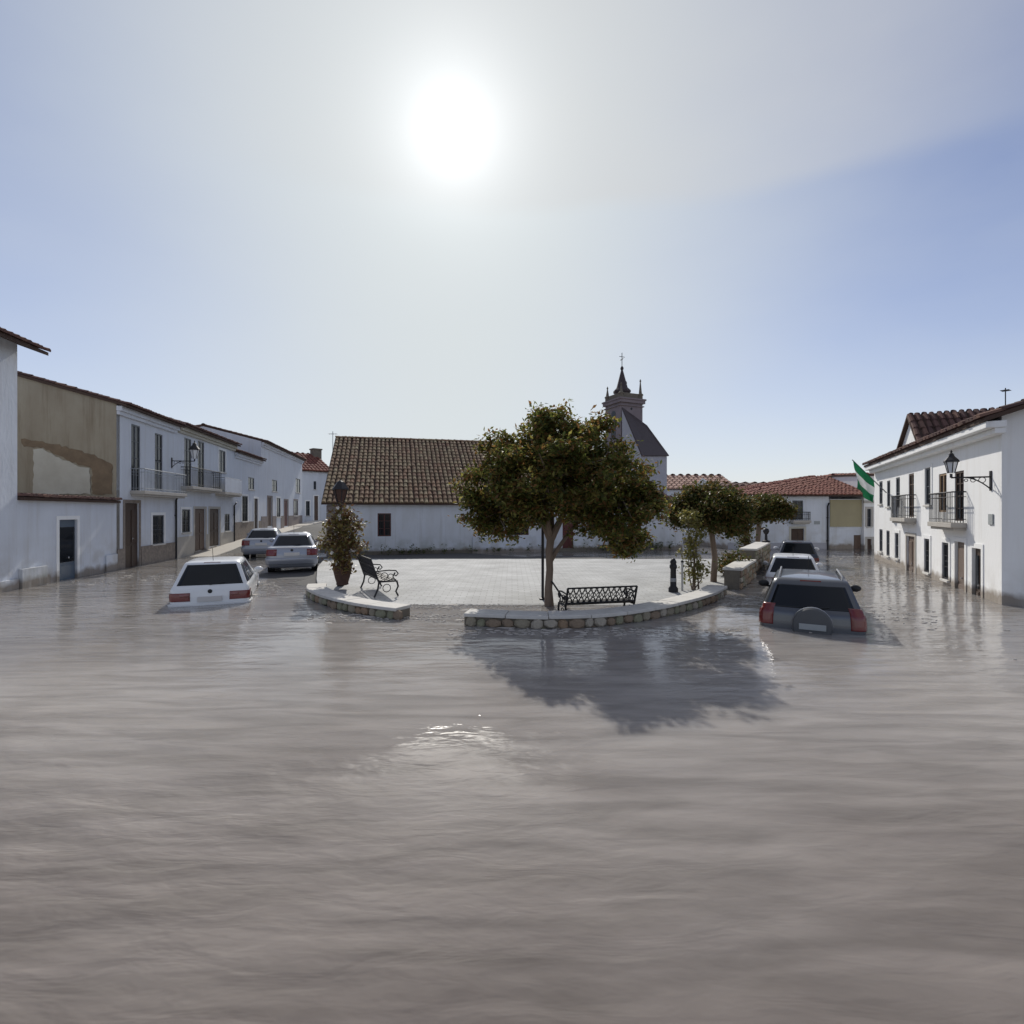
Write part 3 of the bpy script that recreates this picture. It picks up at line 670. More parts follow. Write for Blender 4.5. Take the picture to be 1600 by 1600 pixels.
    m = MB().tube([(-.5, 0, .9), (.5, 0, .9)], .025, 5)
    for k in range(5): m.tube([(-.45 + k * .22, -.3, .9), (-.45 + k * .22, .3, .9)], .018, 4)
    m.build('antenna', 'zinc', o)
left_side()

def wall_lantern(name, label, x, y, z, rz, arm, s=1.0):
    o = empty(name, (x, y, z), rz, label, 'lantern', 'wall lanterns on scrolled brackets')   # origin: wall plate, local -Y points off the wall
    b = MB().box(-.04, .04, -.03, -.002, -.35, .15)
    b.tube([(0, -.02, 0), (0, -arm, 0)], .022, 6)
    b.tube([(0, -.02 - .55 * t, -.30 + .30 * (1 - (1 - t) ** 2)) for t in [i / 8 for i in range(9)]], .016, 5)
    for c, r in ((.18, .07), (.36, .05), (.50, .035)):
        b.tube([(0, -c - r * math.cos(t) , -.075 + r * math.sin(t)) for t in [i * 2 * math.pi / 10 for i in range(11)]], .009, 4)
    b.tube([(0, -arm, 0), (0, -arm, .10)], .03, 6)
    b.build('bracket', 'iron', o, smooth=True)
    g = MB().lathe([(.09 * s, .12), (.17 * s, .12 + .36 * s)], 6, (0, -arm, 0)); g.build('lantern_glass', 'lamp_glass', o)
    fr = MB()
    for k in range(6):
        t = k * math.pi / 3; fr.tube([(.092 * s * math.cos(t), -arm + .092 * s * math.sin(t), .12), (.174 * s * math.cos(t), -arm + .174 * s * math.sin(t), .12 + .36 * s)], .012, 5)
    fr.build('frame', 'iron', o)
    c = MB().lathe([(.22 * s, .12 + .36 * s), (.21 * s, .14 + .39 * s), (.10 * s, .12 + .54 * s), (.07 * s, .12 + .6 * s), (.08 * s, .12 + .62 * s), (.015, .12 + .68 * s), (.03, .12 + .71 * s), (.005, .12 + .77 * s)], 6, (0, -arm, 0))
    c.build('cap', 'iron', o); return o
u = LF_.u(268); p = LF_.pt(u)
wall_lantern('wall_lantern', 'black wall lantern on a scrolled bracket between the left balconies', p[0], p[1], LF_.z(268, 720), LF_.rz, 1.0, 1.15)

# ------------------------------------------------------------------ right street
RFd = (-.4616, -1.0); RF = Fac((11.86, 12.4), RFd)
def right_side():
    f = RF; L0 = f.u(1366)     # far end (negative)
    pe = f.pt(L0); root = empty('corner_house', (pe[0], pe[1], 0), f.rz, 'sunlit white two-storey corner house with a front gable at the right edge', 'house')
    L = -L0; X = lambda x: f.u(x) - L0
    def rr(x0, y0, x1, y1):
        a, b = X(x0), X(x1); xc = (x0 + x1) / 2; return [min(a, b), max(a, b), f.z(xc, y1), f.z(xc, y0)]
    eave, D, pitch = 4.57, 8.0, 19.0
    W = []
    def w(*a, **k): W.append((*rr(*a), 'w', k))
    def d(*a, zb=-.62, **k): r = rr(*a); r[2] = zb; W.append((*r, 'd', k))
    d(1520, 857, 1534, 932, m_='wood_dark', surround='whitewash_clean', glass=True); d(1493, 847, 1508, 925, m_='wood_mid', surround='whitewash_clean', leaves=1)
    w(1473, 848, 1483, 906, surround='whitewash_clean', grille=True); w(1445, 842, 1453, 895, surround='whitewash_clean', grille=True)
    d(1417, 838, 1430, 912, m_='wood_mid', surround='concrete'); w(1399, 833, 1405, 873, surround='whitewash_clean'); w(1385, 829, 1390, 869); w(1374, 827, 1379, 862)
    w(1467, 740, 1479, 800, sill=False, frame='wood_tan'); w(1492, 736, 1506, 814, sill=False, frame='wood_dark', bars=(1, 4)); w(1446, 731, 1455, 789, surround='whitewash_clean')
    w(1420, 740, 1428, 808, sill=False, frame='wood_mid', bars=(1, 4)); w(1400, 746, 1406, 793, sill=False); w(1386, 751, 1391, 792); w(1374, 752, 1379, 788)
    body(root, L, D, -1.2, eave, pitch, W, 'whitewash_clean')
    for (a, b, c, dd, k, kw) in W: (window if k == 'w' else door)(root, a, b, c, dd, **kw)
    # closed shutter of tan boards beside the balcony door
    a, b, c, dd = rr(1467, 740, 1479, 800)
    sh = MB()
    n = 8
    for i in range(n): sh.box(a + .05, b - .05, .06, .085, c + .05 + (dd - c - .1) * i / n, c + .05 + (dd - c - .1) * (i + .86) / n)
    sh.build('shutter', 'wood_tan', root)
    balcony(root, X(1471), X(1511), f.z(1487, 816), out=.36, h=.88, slab='concrete'); balcony(root, X(1407), X(1432), f.z(1418, 809), out=.36, h=.85, slab='concrete')
    pitched(root, L, D, eave, pitch, ov=.42, tile='dark_tile', ends=(.05, .35), cornice='whitewash_clean', course=.4, w=.26, cor=(.93, .30))
    # front gable
    ga, gb = X(1406), X(1440); gm = X(1425); za = 5.78
    m = MB().prism([(ga, -.02, eave - .45), (gb, -.02, eave - .45), (gb, -.02, eave + .10), (gm, -.02, za), (ga, -.02, eave + .0)], (0, .30, 0)); m.build('gable', 'whitewash_clean', root)
    tp = math.tan(R(pitch)); back = 3.9
    for (x0, x1, z0) in ((ga - .1, gm, eave - .08), (gb + .1, gm, eave + .02)):
        v = [(x0, -.16, z0), (x1, -.16, za + .03), (x1, back, za + .03), (x0, back, z0)]
        o = MB().prism(v, (0, 0, .09)).build('gable_roof', 'roof_deck', root); t = MB(); s = Vector((x1 - x0, 0, za + .03 - z0))
        tiles(t, (x0, -.16, z0 + .095), (0, 1, 0), back + .16, s, s.length, .21, .38); tag(t.build('roof_tiles', 'dark_tile', o), kind='stuff')
    MB().box(X(1553), X(1546), -.03, -.003, f.z(1550, 820), f.z(1550, 803)).build('plaque', 'sign_grey', root, bevel=.01)
    # lantern
    p = f.pt(f.u(1549)); wall_lantern('wall_lantern', 'black wall lantern on a scrolled bracket above the right-hand doors', p[0], p[1], f.z(1549, 745), f.rz, .80, .78)
    # aerial
    a = P(1571, 612, 16.5); o = empty('roof_aerial', a, .6, 'small television aerial on the corner house roof at the right', 'aerial')
    MB().tube([(0, 0, -1.1), (0, 0, .12)], .015, 6).build('mast', 'iron', o)
    m = MB().tube([(-.14, 0, .04), (.18, 0, .04)], .009, 5)
    for k in range(5): m.tube([(-.12 + k * .07, -.11, .04), (-.12 + k * .07, .11, .04)], .006, 4)
    m.build('antenna', 'iron', o)
    # flags
    pf = f.pt(f.u(1386)); zf = f.z(1386, 770)
    fo = empty('flag', (pf[0], pf[1], zf), f.rz, 'green and white striped flag on a pole over the right street', 'flag')
    d_ = Vector((0, -1.2, 1.4)).normalized()
    MB().tube([(0, -.02, 0), tuple(d_ * 2.0)], .022, 6).build('pole', 'zinc', fo)
    for i, (mm) in enumerate(('flag_green', 'flag_white', 'flag_green')):
        m = MB(); nx, ny = 8, 10
        for a_ in range(nx + 1):
            for b_ in range(ny + 1):
                s = a_ / nx; t = (i + b_ / ny) / 3          # s along pole, t down the hang
                q = d_ * (.75 + 1.2 * s); drop = (1.0 + .25 * s) * t
                fold = .11 * math.sin(s * 8 + t * 2.5) * (.2 + t) + .05 * math.sin(t * 7 + s * 3)
                m.v.append((q.x + fold, q.y * (1 - .15 * t * s) + .05 * math.sin(s * 11 + t * 5) * t, q.z - drop - .12 * math.sin(s * 3.1) * t))
        for a_ in range(nx):
            for b_ in range(ny): k = a_ * (ny + 1) + b_; m.f.append((k, k + 1, k + ny + 2, k + ny + 1))
        m.build('stripe', mm, fo, smooth=True)
    # narrow white house turned towards the viewer at the end of the row
    g = Fac(tuple(P(1349, 800, 31.3)[:2]), (1, .0))
    h = House('narrow_house', 'narrow white house front squeezed between the ochre wall and the corner house', g, 1350, 1372, 6, 4.45, 3, wall='whitewash_clean', zb=-1.1, ends=(.05, .4), tile='red_tile', ov=.1)
    h.win(1355, 795, 1361, 823, surround='concrete').door(1355, 842, 1362, 862, zb=-.8, surround='concrete'); h.go()
    MB().box(-.05, h.L, -.09, -.003, g.z(1360, 786), g.z(1360, 782)).build('string_course', 'concrete', h.root)
    # ochre house and white balcony house closing the right street
    g = Fac(tuple(P(1295, 800, 31.5)[:2]), (1, .02))
    h = House('ochre_house', 'low red roofed house with an ochre upper wall over white at the street end', g, 1296, 1352, 7, 3.05, 24, wall='whitewash', zb=-1.1, roof=False)
    h.door(1334, 836, 1347, 862, zb=-.9, m_='wood_mid'); h.go()
    MB().box(.02, h.L - .02, -.05, -.003, g.z(1320, 823), 3.0).build('upper_render', 'ochre_plaster', h.root)
    g2 = Fac(tuple(P(1295, 800, 31.2)[:2]), (1, -.0))
    h = House('white_balcony_house', 'white house with a red hipped roof and small balcony facing the plaza', g2, 1136, 1295, 8, 3.30, 18, wall='whitewash', zb=-1.1, ends=(.3, 2.3), tile='red_tile', ov=.35, hip0=8.3)
    h.win(1238, 782, 1255, 812, sill=False, bars=(1, 3)).door(1236, 826, 1256, 860, zb=-.9, m_='wood_dark', surround='cream_plaster')
    h.go(); h.bal(1234, 1262, 813, h=.5, slab='concrete', out=.4); plinth(h.root, .05, h.L - .05, -1, g2.z(1210, 848), 'grey_plaster', .03, h.ops)
    MB().box(h.L - .9, h.L - .55, -.02, -.003, 1.5, 1.7).build('plaque', 'sign_grey', h.root)
    pipe(h.root, h.L - .1, -.06, -.2, 2.6, 'iron')
    # grey-violet wall behind
    g3 = Fac(tuple(P(1136, 800, 44)[:2]), (1, .0))
    h = House('grey_house', 'long grey-violet house behind the trees left of the red roof', g3, 1136, 1240, 6, g3.z(1160, 762), 6, wall='grey_plaster', zb=-1, tile='dark_tile', ov=.15, course=.7, w=.5); h.go()
right_side()

# ------------------------------------------------------------------ chapel, tower, far roof
CF = Fac((-9.5, 26.3), (19.5, 4.6))
def chapel():
    f = CF; root = empty('chapel', (f.o[0], f.o[1], 0), f.rz, 'long low whitewashed chapel with a mossy brown tiled roof behind the plaza', 'chapel')
    L = f.u(985); D, eave = 13.0, 2.80; pitch = 32.0; X = f.u
    ops = []
    def rr(x0, y0, x1, y1): xc = (x0 + x1) / 2; return (X(x0), X(x1), f.z(xc, y1), f.z(xc, y0))
    ops.append((*rr(590, 802, 611, 838), 'w')); ops.append((*rr(800, 814, 826, 836), 'w')); r = list(rr(879, 812, 896, 852)); r[2] = .12; ops.append((*r, 'd'))
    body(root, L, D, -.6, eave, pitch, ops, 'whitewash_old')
    for o in ops:
        if o[4] == 'w': window(root, *o[:4], frame='red_wood', sill=False, grille=True, bars=(1, 3))
        else: door(root, *o[:4], m_='red_wood')
    pitched(root, L, D, eave, pitch, ov=.28, tile='old_tile', ends=(.25, .02), course=.40, w=.255)
    z = -.1; k = 0                                  # quoin blocks on the near corner
    while z < 2.55:
        hh = .30 + random.random() * .1; w = (1.0 if k % 2 else .62) + random.random() * .1
        MB().box(-.03, w, -.035, -.003, z, min(z + hh, 2.72) - .025).build('quoin_stone', 'quoin', root, bevel=.012)
        if k % 2 == 0: MB().box(w + .03, w + .55, -.03, -.003, z, min(z + hh, 2.72) - .025).build('quoin_stone', 'quoin', root, bevel=.012)
        z += hh; k += 1
    x = X(738)
    MB().box(x, x + 4.6, -.10, -.003, -.5, f.z(760, 838)).build('repair_patch', 'whitewash', root, bevel=.02)
    MB().box(0.02, L, -.05, -.003, -.5, f.z(640, 862) + .05).build('base_course', 'mortar', root)
    # lower end wing with a hipped roof
    r2 = empty('chapel_wing', (*f.pt(L + .02), 0), f.rz, 'low white wing with a dark hipped roof at the right end of the chapel', 'chapel wing')
    L2 = X(1066) - L; D2 = 5.2; e2 = 2.72
    MB().box(0, L2, 0, D2, -.6, e2).build('wall', 'whitewash_old', r2)
    ov = .25; zr = f.z(1040, 750) + .35; hx = L2 - D2 / 2
    A, B, C, E = (0, -ov, e2 - .1), (L2 + ov, -ov, e2 - .1), (L2 + ov, D2 + ov, e2 - .1), (0, D2 + ov, e2 - .1); G, H = (0, D2 / 2, zr), (hx, D2 / 2, zr)
    m = MB().add([A, B, C, E, G, H], [(0, 1, 5, 4), (1, 2, 5), (2, 3, 4, 5), (0, 4, 3), (0, 3, 2, 1)]); ro = m.build('roof', 'dark_tile', r2)
    t = MB(); s = Vector((0, D2 / 2 + ov, zr - e2 + .1)); tiles(t, (0, -ov, e2 - .09), (1, 0, 0), hx, s, s.length, .255, .4)
    sd = Vector((-(D2 / 2 + ov), 0, zr - e2 + .1)); n = 12
    for i in range(n):          # hip face: columns shortening to the corner
        yy = -ov + (D2 + 2 * ov) * (i + .5) / n; fr = 1 - abs(yy - D2 / 2) / (D2 / 2 + ov)
        tiles(t, (L2 + ov, yy - .2, e2 - .09), (0, 1, 0), .45, sd, sd.length * fr, .45, .5)
        xx = hx + (L2 + ov - hx) * (i + .5) / n; fr = 1 - (xx - hx) / (L2 + ov - hx); tiles(t, (xx - .1, -ov, e2 - .09), (1, 0, 0), .24, s, s.length * fr, .24, .4)
    tag(t.build('roof_tiles', 'dark_tile', ro), kind='stuff')
chapel()

def tower():
    Y = 50.0; k = Y / F; c = P(970, 800, Y); rot = R(24)
    root = empty('church_tower', (c.x, c.y, 0), rot, 'slim church bell tower with a dark spire rising behind the tree', 'church tower')
    s = 2.62; zt = CAMH + (800 - 628) * k          # local +X along the wide face, +Y away
    m = MB(); ops = [(0.95, 1.25, zt - 3.4 + 1.3, zt - 3.0 + 1.3)]
    m.box(0, s, 0, s, -.5, zt)
    m.build('wall', 'tower_plaster', root)
    zo = CAMH + (800 - 640) * k; z1 = CAMH + (800 - 682) * k
    w = MB().box(-.012, .1, s * .32, s * .62, z1, zo - .3); an = [i * math.pi / 8 for i in range(9)]
    w.prism([(-.012, s * .47 + s * .15 * math.cos(a), zo - .3 + s * .15 * math.sin(a)) for a in an], (.1, 0, 0)); w.build('belfry_opening', 'glass_dark', root)
    MB().lathe([(.12, -.02), (.12, .05)], 12, (s * .48, 0, CAMH + (800 - 637) * k), 'y').build('oculus', 'glass_dark', root)
    for (a, z, h) in ((.13, zt - .32, .10), (.20, zt, .30), (.28, zt + .30, .16)):
        MB().box(-a, s + a, -a, s + a, z, z + h).build('cornice', 'tower_plaster', root, bevel=.02)
    zc = zt + .46
    MB().box(.1, s - .1, .1, s - .1, zc, zc + .55).build('parapet', 'mortar', root, bevel=.02)
    ap = CAMH + (800 - 570) * k - zc; rb = .78; cx_, cy_ = s * .36, s * .42
    MB().lathe([(rb, zc), (rb, zc + .75), (rb * 1.12, zc + .75), (rb * 1.12, zc + .95), (rb * .72, zc + 1.25), (.10, zc + ap - .15), (.16, zc + ap - .05), (.16, zc + ap + .1), (.03, zc + ap + .3)], 8, (cx_, cy_, 0)).build('spire', 'slate', root)
    for (x, y, h) in ((.15, .15, .75), (s - .15, .15, 1.25), (.15, s - .15, .8), (s - .15, s - .15, 1.6)):
        MB().lathe([(.24, zc), (.24, zc + .4), (.3, zc + .42), (.3, zc + .5), (.16, zc + .62), (.05, zc + .5 + h), (.10, zc + .6 + h), (.02, zc + .8 + h)], 8, (x, y, 0), rot=R(22.5)).build('pinnacle', 'mortar', root)
    zx = zc + ap + .25
    m = MB().tube([(cx_, cy_, zx), (cx_, cy_, zx + 1.35)], .035, 5).tube([(cx_ - .32, cy_, zx + .95), (cx_ + .32, cy_, zx + .95)], .03, 5)
    m.prism([(cx_ - .3, cy_, zx + .55), (cx_ + .02, cy_, zx + .62), (cx_ + .22, cy_, zx + .9), (cx_ + .05, cy_, zx + .78)], (0, .03, 0)); m.build('weathercock', 'iron', root)
    # lean-to wing with a steep dark roof
    A, B, C, Dd = P(972, 640, 49.6), P(1009, 667, 50.6), P(1042, 712, 50.8), P(1002, 712, 45.6)
    r2 = empty('tower_wing', (Dd.x, Dd.y, 0), 0, 'steep roofed stair wing with a small square window against the bell tower', 'church wing')
    o = Vector((Dd.x, Dd.y, 0)); q = [p - o for p in (A, B, C, Dd)]
    low = [Vector((p.x, p.y, -.5)) for p in q]
    m = MB().add(q + low, [(0, 1, 2, 3), (0, 3, 7, 4), (3, 2, 6, 7), (2, 1, 5, 6), (1, 0, 4, 5), (4, 5, 6, 7)]); m.build('wall', 'grey_plaster', r2)
    ce = sum(q, Vector()) / 4; n = (q[1] - q[0]).cross(q[3] - q[0]).normalized(); n = n if n.z > 0 else -n
    qq = [p + (p - ce) * .05 + n * .05 for p in q]; m = MB().prism(qq, n * .12); m.build('roof', 'slate', r2)
    e = (q[2] - q[3]); en = Vector((e.y, -e.x, 0)).normalized(); base = q[3] + e * .62; ez = e.normalized(); z = CAMH + (800 - 724) * k * .97
    bb = [base + en * .02 + ez * a + Vector((0, 0, z - base.z + b)) for a, b in ((-.2, -.3), (.2, -.3), (.2, .3), (-.2, .3))]
    MB().prism(bb, -en * .15).build('window', 'glass_dark', r2)
    # far pale roof
    g = Fac(tuple(P(1040, 800, 62)[:2]), (1, .02))
    h = House('pale_roofed_hall', 'large hall with a pale pink tiled roof beyond the chapel', g, 1000, 1150, 9, g.z(1080, 764), 21, wall='whitewash', zb=-.5, tile='pink_tile', ends=(.1, .3), course=.8, w=.6, ov=.3); h.go()
tower()

# ------------------------------------------------------------------ plaza edge walls
def spline(pts, n):
    out = []
    for i in range(len(pts) - 1):
        p0, p1, p2, p3 = pts[max(i - 1, 0)], pts[i], pts[i + 1], pts[min(i + 2, len(pts) - 1)]
        for k in range(n):
            t = k / n
            out.append(tuple(.5 * (2 * b + (c - a) * t + (2 * a - 5 * b + 4 * c - d) * t * t + (-a + 3 * b - 3 * c + d) * t ** 3) for a, b, c, d in zip(p0, p1, p2, p3)))
    out.append(pts[-1]); return out
STONES = []
def stone_meshes():
    for k in range(10):
        rnd = random.Random(k); n = 8; m = MB(); ring = []
        for i in range(n):
            t = 2 * math.pi * (i + .5) / n + rnd.uniform(-.12, .12); r = rnd.uniform(.47, .53) / max(abs(math.cos(t)), abs(math.sin(t))) ** .85; ring.append((r * math.cos(t), r * math.sin(t)))
        for (sc, y) in ((1.0, 0), (.94, -.6), (.62, -1.0)):
            for x, z in ring: m.v.append((x * sc, y + rnd.uniform(-.05, .05), z * sc))
        for l in range(2):
            for i in range(n): m.f.append((l * n + i, l * n + (i + 1) % n, (l + 1) * n + (i + 1) % n, (l + 1) * n + i))
        m.f.append(tuple(2 * n + i for i in range(n)))
        o = m.build('stone_template', ('stone', 'stone_brown', 'stone_rust', 'stone_pale', 'stone_olive')[k % 5]); STONES.append(o.data); bpy.data.objects.remove(o)
stone_meshes()
def low_wall(name, label, pts, top, width, rows, coping_h=.07, zb=-.75, tilt=None, group=None, face=1):
    c = spline(pts, 8); root = empty(name, (c[0][0], c[0][1], 0), 0, label, 'low wall', group); ox, oy = c[0]
    nr = []
    for i in range(len(c)):
        a, b = Vector(c[max(i - 1, 0)]), Vector(c[min(i + 1, len(c) - 1)]); d = (b - a).normalized(); nr.append(Vector((d.y, -d.x)) * face)     # outward
    tz = lambda i: top if not isinstance(top, tuple) else top[0] + (top[1] - top[0]) * i / (len(c) - 1)
    def loft(prof, nm, m_):
        m = MB(); k = len(prof)
        for i, p in enumerate(c):
            for (off, z) in prof: m.v.append((p[0] - ox + nr[i].x * off, p[1] - oy + nr[i].y * off, z + tz(i) if z > -5 else z + 10))
        for i in range(len(c) - 1):
            for j in range(k): m.f.append((i * k + j, i * k + (j + 1) % k, (i + 1) * k + (j + 1) % k, (i + 1) * k + j))
        m.f.append(tuple(range(k))); e = (len(c) - 1) * k; m.f.append(tuple(e + j for j in range(k))); return m.build(nm, m_, root)
    loft([(-.02, -coping_h), (-.02, zb - 10), (-width + .02, zb - 10), (-width + .02, -coping_h)], 'wall_core', 'mortar')
    # coping slabs
    ln = [0]
    for i in range(1, len(c)): ln.append(ln[-1] + math.dist(c[i], c[i - 1]))
    def at(s):
        s = max(0, min(ln[-1], s))
        for i in range(1, len(c)):
            if ln[i] >= s: break
        t = (s - ln[i - 1]) / max(1e-6, ln[i] - ln[i - 1]); p = Vector(c[i - 1]).lerp(Vector(c[i]), t); n = nr[i - 1].lerp(nr[i], t).normalized()
        z = tz(i - 1) + (tz(i) - tz(i - 1)) * t; return p, n, z
    nS = max(1, round(ln[-1] / .8))
    for k in range(nS):
        s0, s1 = ln[-1] * k / nS + .006, ln[-1] * (k + 1) / nS - .006; m = MB(); q = []
        for s in (s0, (s0 + s1) / 2, s1): q.append(at(s))
        dz = random.uniform(-.006, .006)
        for p, n, z in q:
            for off, zz in ((.05, -coping_h), (.05, 0), (-width - .03, 0), (-width - .03, -coping_h)): m.v.append((p.x - ox + n.x * off, p.y - oy + n.y * off, z + zz + dz))
        for i in range(2):
            for j in range(4): m.f.append((i * 4 + j, i * 4 + (j + 1) % 4, i * 4 + 4 + (j + 1) % 4, i * 4 + 4 + j))
        m.f += [(0, 1, 2, 3), (8, 9, 10, 11)]; m.build('coping_slab', 'coping', root, bevel=.012)
    # face stones
    for r in range(rows):
        s = random.uniform(0, .1)
        while s < ln[-1] - .06:
            w = random.uniform(.17, .33); h = random.uniform(.16, .22); p, n, z = at(s + w / 2); zz = z - coping_h - .10 - r * .185 + random.uniform(-.015, .015)
            o = bpy.data.objects.new('stone', random.choice(STONES)); link(o, root)
            o.location = (p.x - ox - n.x * .03, p.y - oy - n.y * .03, zz); o.rotation_euler = (0, random.uniform(-.15, .15), math.atan2(n.y, n.x) + math.pi / 2)
            o.scale = (w * 1.02, .05 + random.random() * .045, h * 1.04); s += w + .01
    return root
low_wall('plaza_wall', 'curved rubble-stone plaza wall with pale coping below the lattice bench', [(-.95, 10.15), (.74, 9.9), (2.04, 10.2), (3.5, 11.2), (4.88, 12.6), (5.8, 13.9)], .25, .42, 2)
low_wall('plaza_wall', 'short curved rubble-stone plaza wall under the potted shrub at left', [(-5.65, 14.3), (-5.3, 13.4), (-4.24, 12.05), (-3.24, 11.2), (-2.4, 10.7)], .25, .42, 2)
low_wall('street_wall', 'lower step of the white-coped stone wall beside the parked cars', [(6.55, 14.7), (7.4, 16.1), (8.35, 17.6)], .62, .45, 3)
low_wall('street_wall', 'upper step of the white-coped stone wall nearer the end houses', [(8.55, 18.0), (9.8, 20.0), (11.1, 22.1)], .95, .5, 4)

# ------------------------------------------------------------------ trees and plants
def leaves(m, cen, n, spread, size, rnd, flat=.8):
    for _ in range(n):
        d = Vector((rnd.gauss(0, 1), rnd.gauss(0, 1), rnd.gauss(0, flat))); p = cen + d * spread
        t = Vector((rnd.gauss(0, 1), rnd.gauss(0, 1), rnd.gauss(-.25, .7))).normalized(); up = Vector((rnd.gauss(0, .6), rnd.gauss(0, .6), 1)).normalized()
        w = t.cross(up)
        if w.length < .05: continue
        w.normalize(); l = size * rnd.uniform(.7, 1.35); nn = w.cross(t); b = len(m.v)
        m.v += [tuple(p - t * l * .5), tuple(p + w * l * .24 + nn * l * .06), tuple(p + t * l * .5), tuple(p - w * l * .24 + nn * l * .06)]
        m.f += [(b, b + 1, b + 2), (b, b + 2, b + 3)]
def raw(m, name, mm, parent):
    me = bpy.data.meshes.new(name); me.from_pydata(m.v, [], m.f); me.materials.append(MATS[mm]); o = bpy.data.objects.new(name, me); return link(o, parent)
def tree(name, label, base, lobes, trunk, limbs, leafm, nclump, per, size, seed, spread=.13, group=None):
    rnd = random.Random(seed); root = empty(name, base, 0, label, 'tree', group); b = Vector(base)
    m = MB(); m.tube([Vector(p) - b for p, r in trunk], [r for p, r in trunk], 10)
    for lm in limbs: m.tube([Vector(p) - b for p, r in lm], [r for p, r in lm], 7)
    # twigs reaching into the crown
    tips = [Vector(lm[-1][0]) - b for lm in limbs]
    for (c, rad) in lobes:
        c_ = Vector(c) - b; t0 = min(tips, key=lambda q: (q - c_).length)
        for _ in range(5):
            e = c_ + Vector((rnd.gauss(0, .5) * rad[0], rnd.gauss(0, .5) * rad[1], rnd.gauss(0, .5) * rad[2])); mid = t0.lerp(e, .5) + Vector((rnd.gauss(0, .08), rnd.gauss(0, .08), rnd.uniform(.0, .15)))
            m.tube([t0, mid, e], [.028, .018, .006], 5)
    m.build('trunk', 'bark', root, smooth=True)
    cr = MB(); vol = [r[0] * r[1] * r[2] for c, r in lobes]; tv = sum(v ** .67 for v in vol)
    for (c, rad), v in zip(lobes, vol):
        c_ = Vector(c) - b
        n_ = int(nclump * v ** .67 / tv); subs = []
        for _ in range(max(5, n_ // 11)):
            d = Vector((rnd.gauss(0, 1), rnd.gauss(0, 1), rnd.gauss(0, 1))).normalized(); r = rnd.uniform(.4, 1.0) ** .55 * rnd.uniform(.86, 1.10)
            subs.append(c_ + Vector((d.x * rad[0], d.y * rad[1], d.z * rad[2])) * r)
        for _ in range(n_):
            q = rnd.choice(subs); leaves(cr, q + Vector((rnd.gauss(0, .11), rnd.gauss(0, .11), rnd.gauss(0, .085))), per, spread * .85, size, rnd)
    raw(cr, 'crown', leafm, root); return root
Y0 = 12.3; k0 = Y0 / F
def lob(x, y, rx, rz, dy=0, Y=Y0):
    p = P(x, y, Y); k = Y / F; return ((p.x, Y + dy * k, p.z), (rx * k, rx * k * .95, rz * k))
tb = P(858, 946, Y0)
L_ = [lob(868, 664, 34, 24), lob(742, 802, 22, 20, -10), lob(1008, 772, 20, 30, -15), lob(842, 676, 36, 26, -40), lob(905, 680, 34, 26, 40), lob(866, 690, 50, 36), lob(806, 704, 56, 44, 10), lob(930, 704, 54, 44, -10), lob(768, 762, 46, 48), lob(984, 762, 42, 56), lob(835, 748, 74, 54, -70), lob(905, 752, 76, 56, -60),
      lob(850, 755, 78, 52, 75), lob(920, 760, 74, 52, 70), lob(782, 806, 40, 30, 0), lob(975, 818, 44, 36, 10), lob(950, 800, 50, 32, -50), lob(835, 792, 52, 26, -40), lob(900, 790, 50, 26, 40), lob(772, 830, 26, 18, 5), lob(752, 790, 30, 34, 0), lob(1000, 800, 26, 40, 0), lob(985, 845, 34, 20, 0), lob(940, 825, 40, 24, 30), lob(810, 800, 40, 28, 30)]
pp = lambda x, y, dy=0: P(x, y, Y0) + Vector((0, dy, 0))
tree('plaza_tree', 'large round-crowned tree with reddish brown and green leaves in the plaza centre', tuple(tb), L_,
     [(pp(858, 965), .15), (pp(858, 946), .12), (pp(857, 920), .095), (pp(859, 890), .088), (pp(858, 862), .088), (pp(861, 838), .10)],
     [[(pp(860, 842), .10), (pp(848, 815), .07), (pp(825, 780, .1), .05), (pp(795, 740, .1), .03)], [(pp(861, 842), .10), (pp(876, 812), .075), (pp(898, 770, -.2), .05), (pp(925, 720, -.2), .03)],
      [(pp(859, 878), .07), (pp(872, 858, .1), .05), (pp(893, 830, .2), .045), (pp(930, 790, .3), .035), (pp(968, 770, .3), .025)], [(pp(861, 838), .08), (pp(864, 800, .4), .06), (pp(866, 745, .6), .04), (pp(868, 700, .3), .025)],
      [(pp(860, 840), .07), (pp(852, 800, -.4), .05), (pp(850, 760, -.8), .03)], [(pp(850, 818), .05), (pp(815, 808), .04), (pp(782, 800), .025)]],
     'leaf_red', 4000, 14, .12, 3, .11)
Y1 = 15.8; q1 = lambda x, y, dy=0: P(x, y, Y1) + Vector((0, dy, 0))
tree('plaza_tree', 'small dark leafy tree just left of the stepped street wall', tuple(q1(1115, 905)), [lob(1085, 792, 34, 32, 0, Y1), lob(1120, 782, 38, 26, 20, Y1), lob(1145, 808, 26, 34, 0, Y1), lob(1110, 802, 44, 26, -30, Y1), lob(1060, 800, 16, 20, 0, Y1)],
     [(q1(1115, 922), .11), (q1(1115, 905), .095), (q1(1117, 870), .085), (q1(1113, 840), .08), (q1(1110, 822), .08)],
     [[(q1(1110, 825), .06), (q1(1092, 800), .045), (q1(1075, 785), .025)], [(q1(1111, 825), .06), (q1(1128, 800), .045), (q1(1143, 790), .025)], [(q1(1110, 824), .05), (q1(1112, 800, .3), .04), (q1(1112, 780, .3), .02)]],
     'leaf_dark', 1900, 13, .12, 5, .13)
Y2 = 24.0; q2 = lambda x, y, dy=0: P(x, y, Y2) + Vector((0, dy, 0))
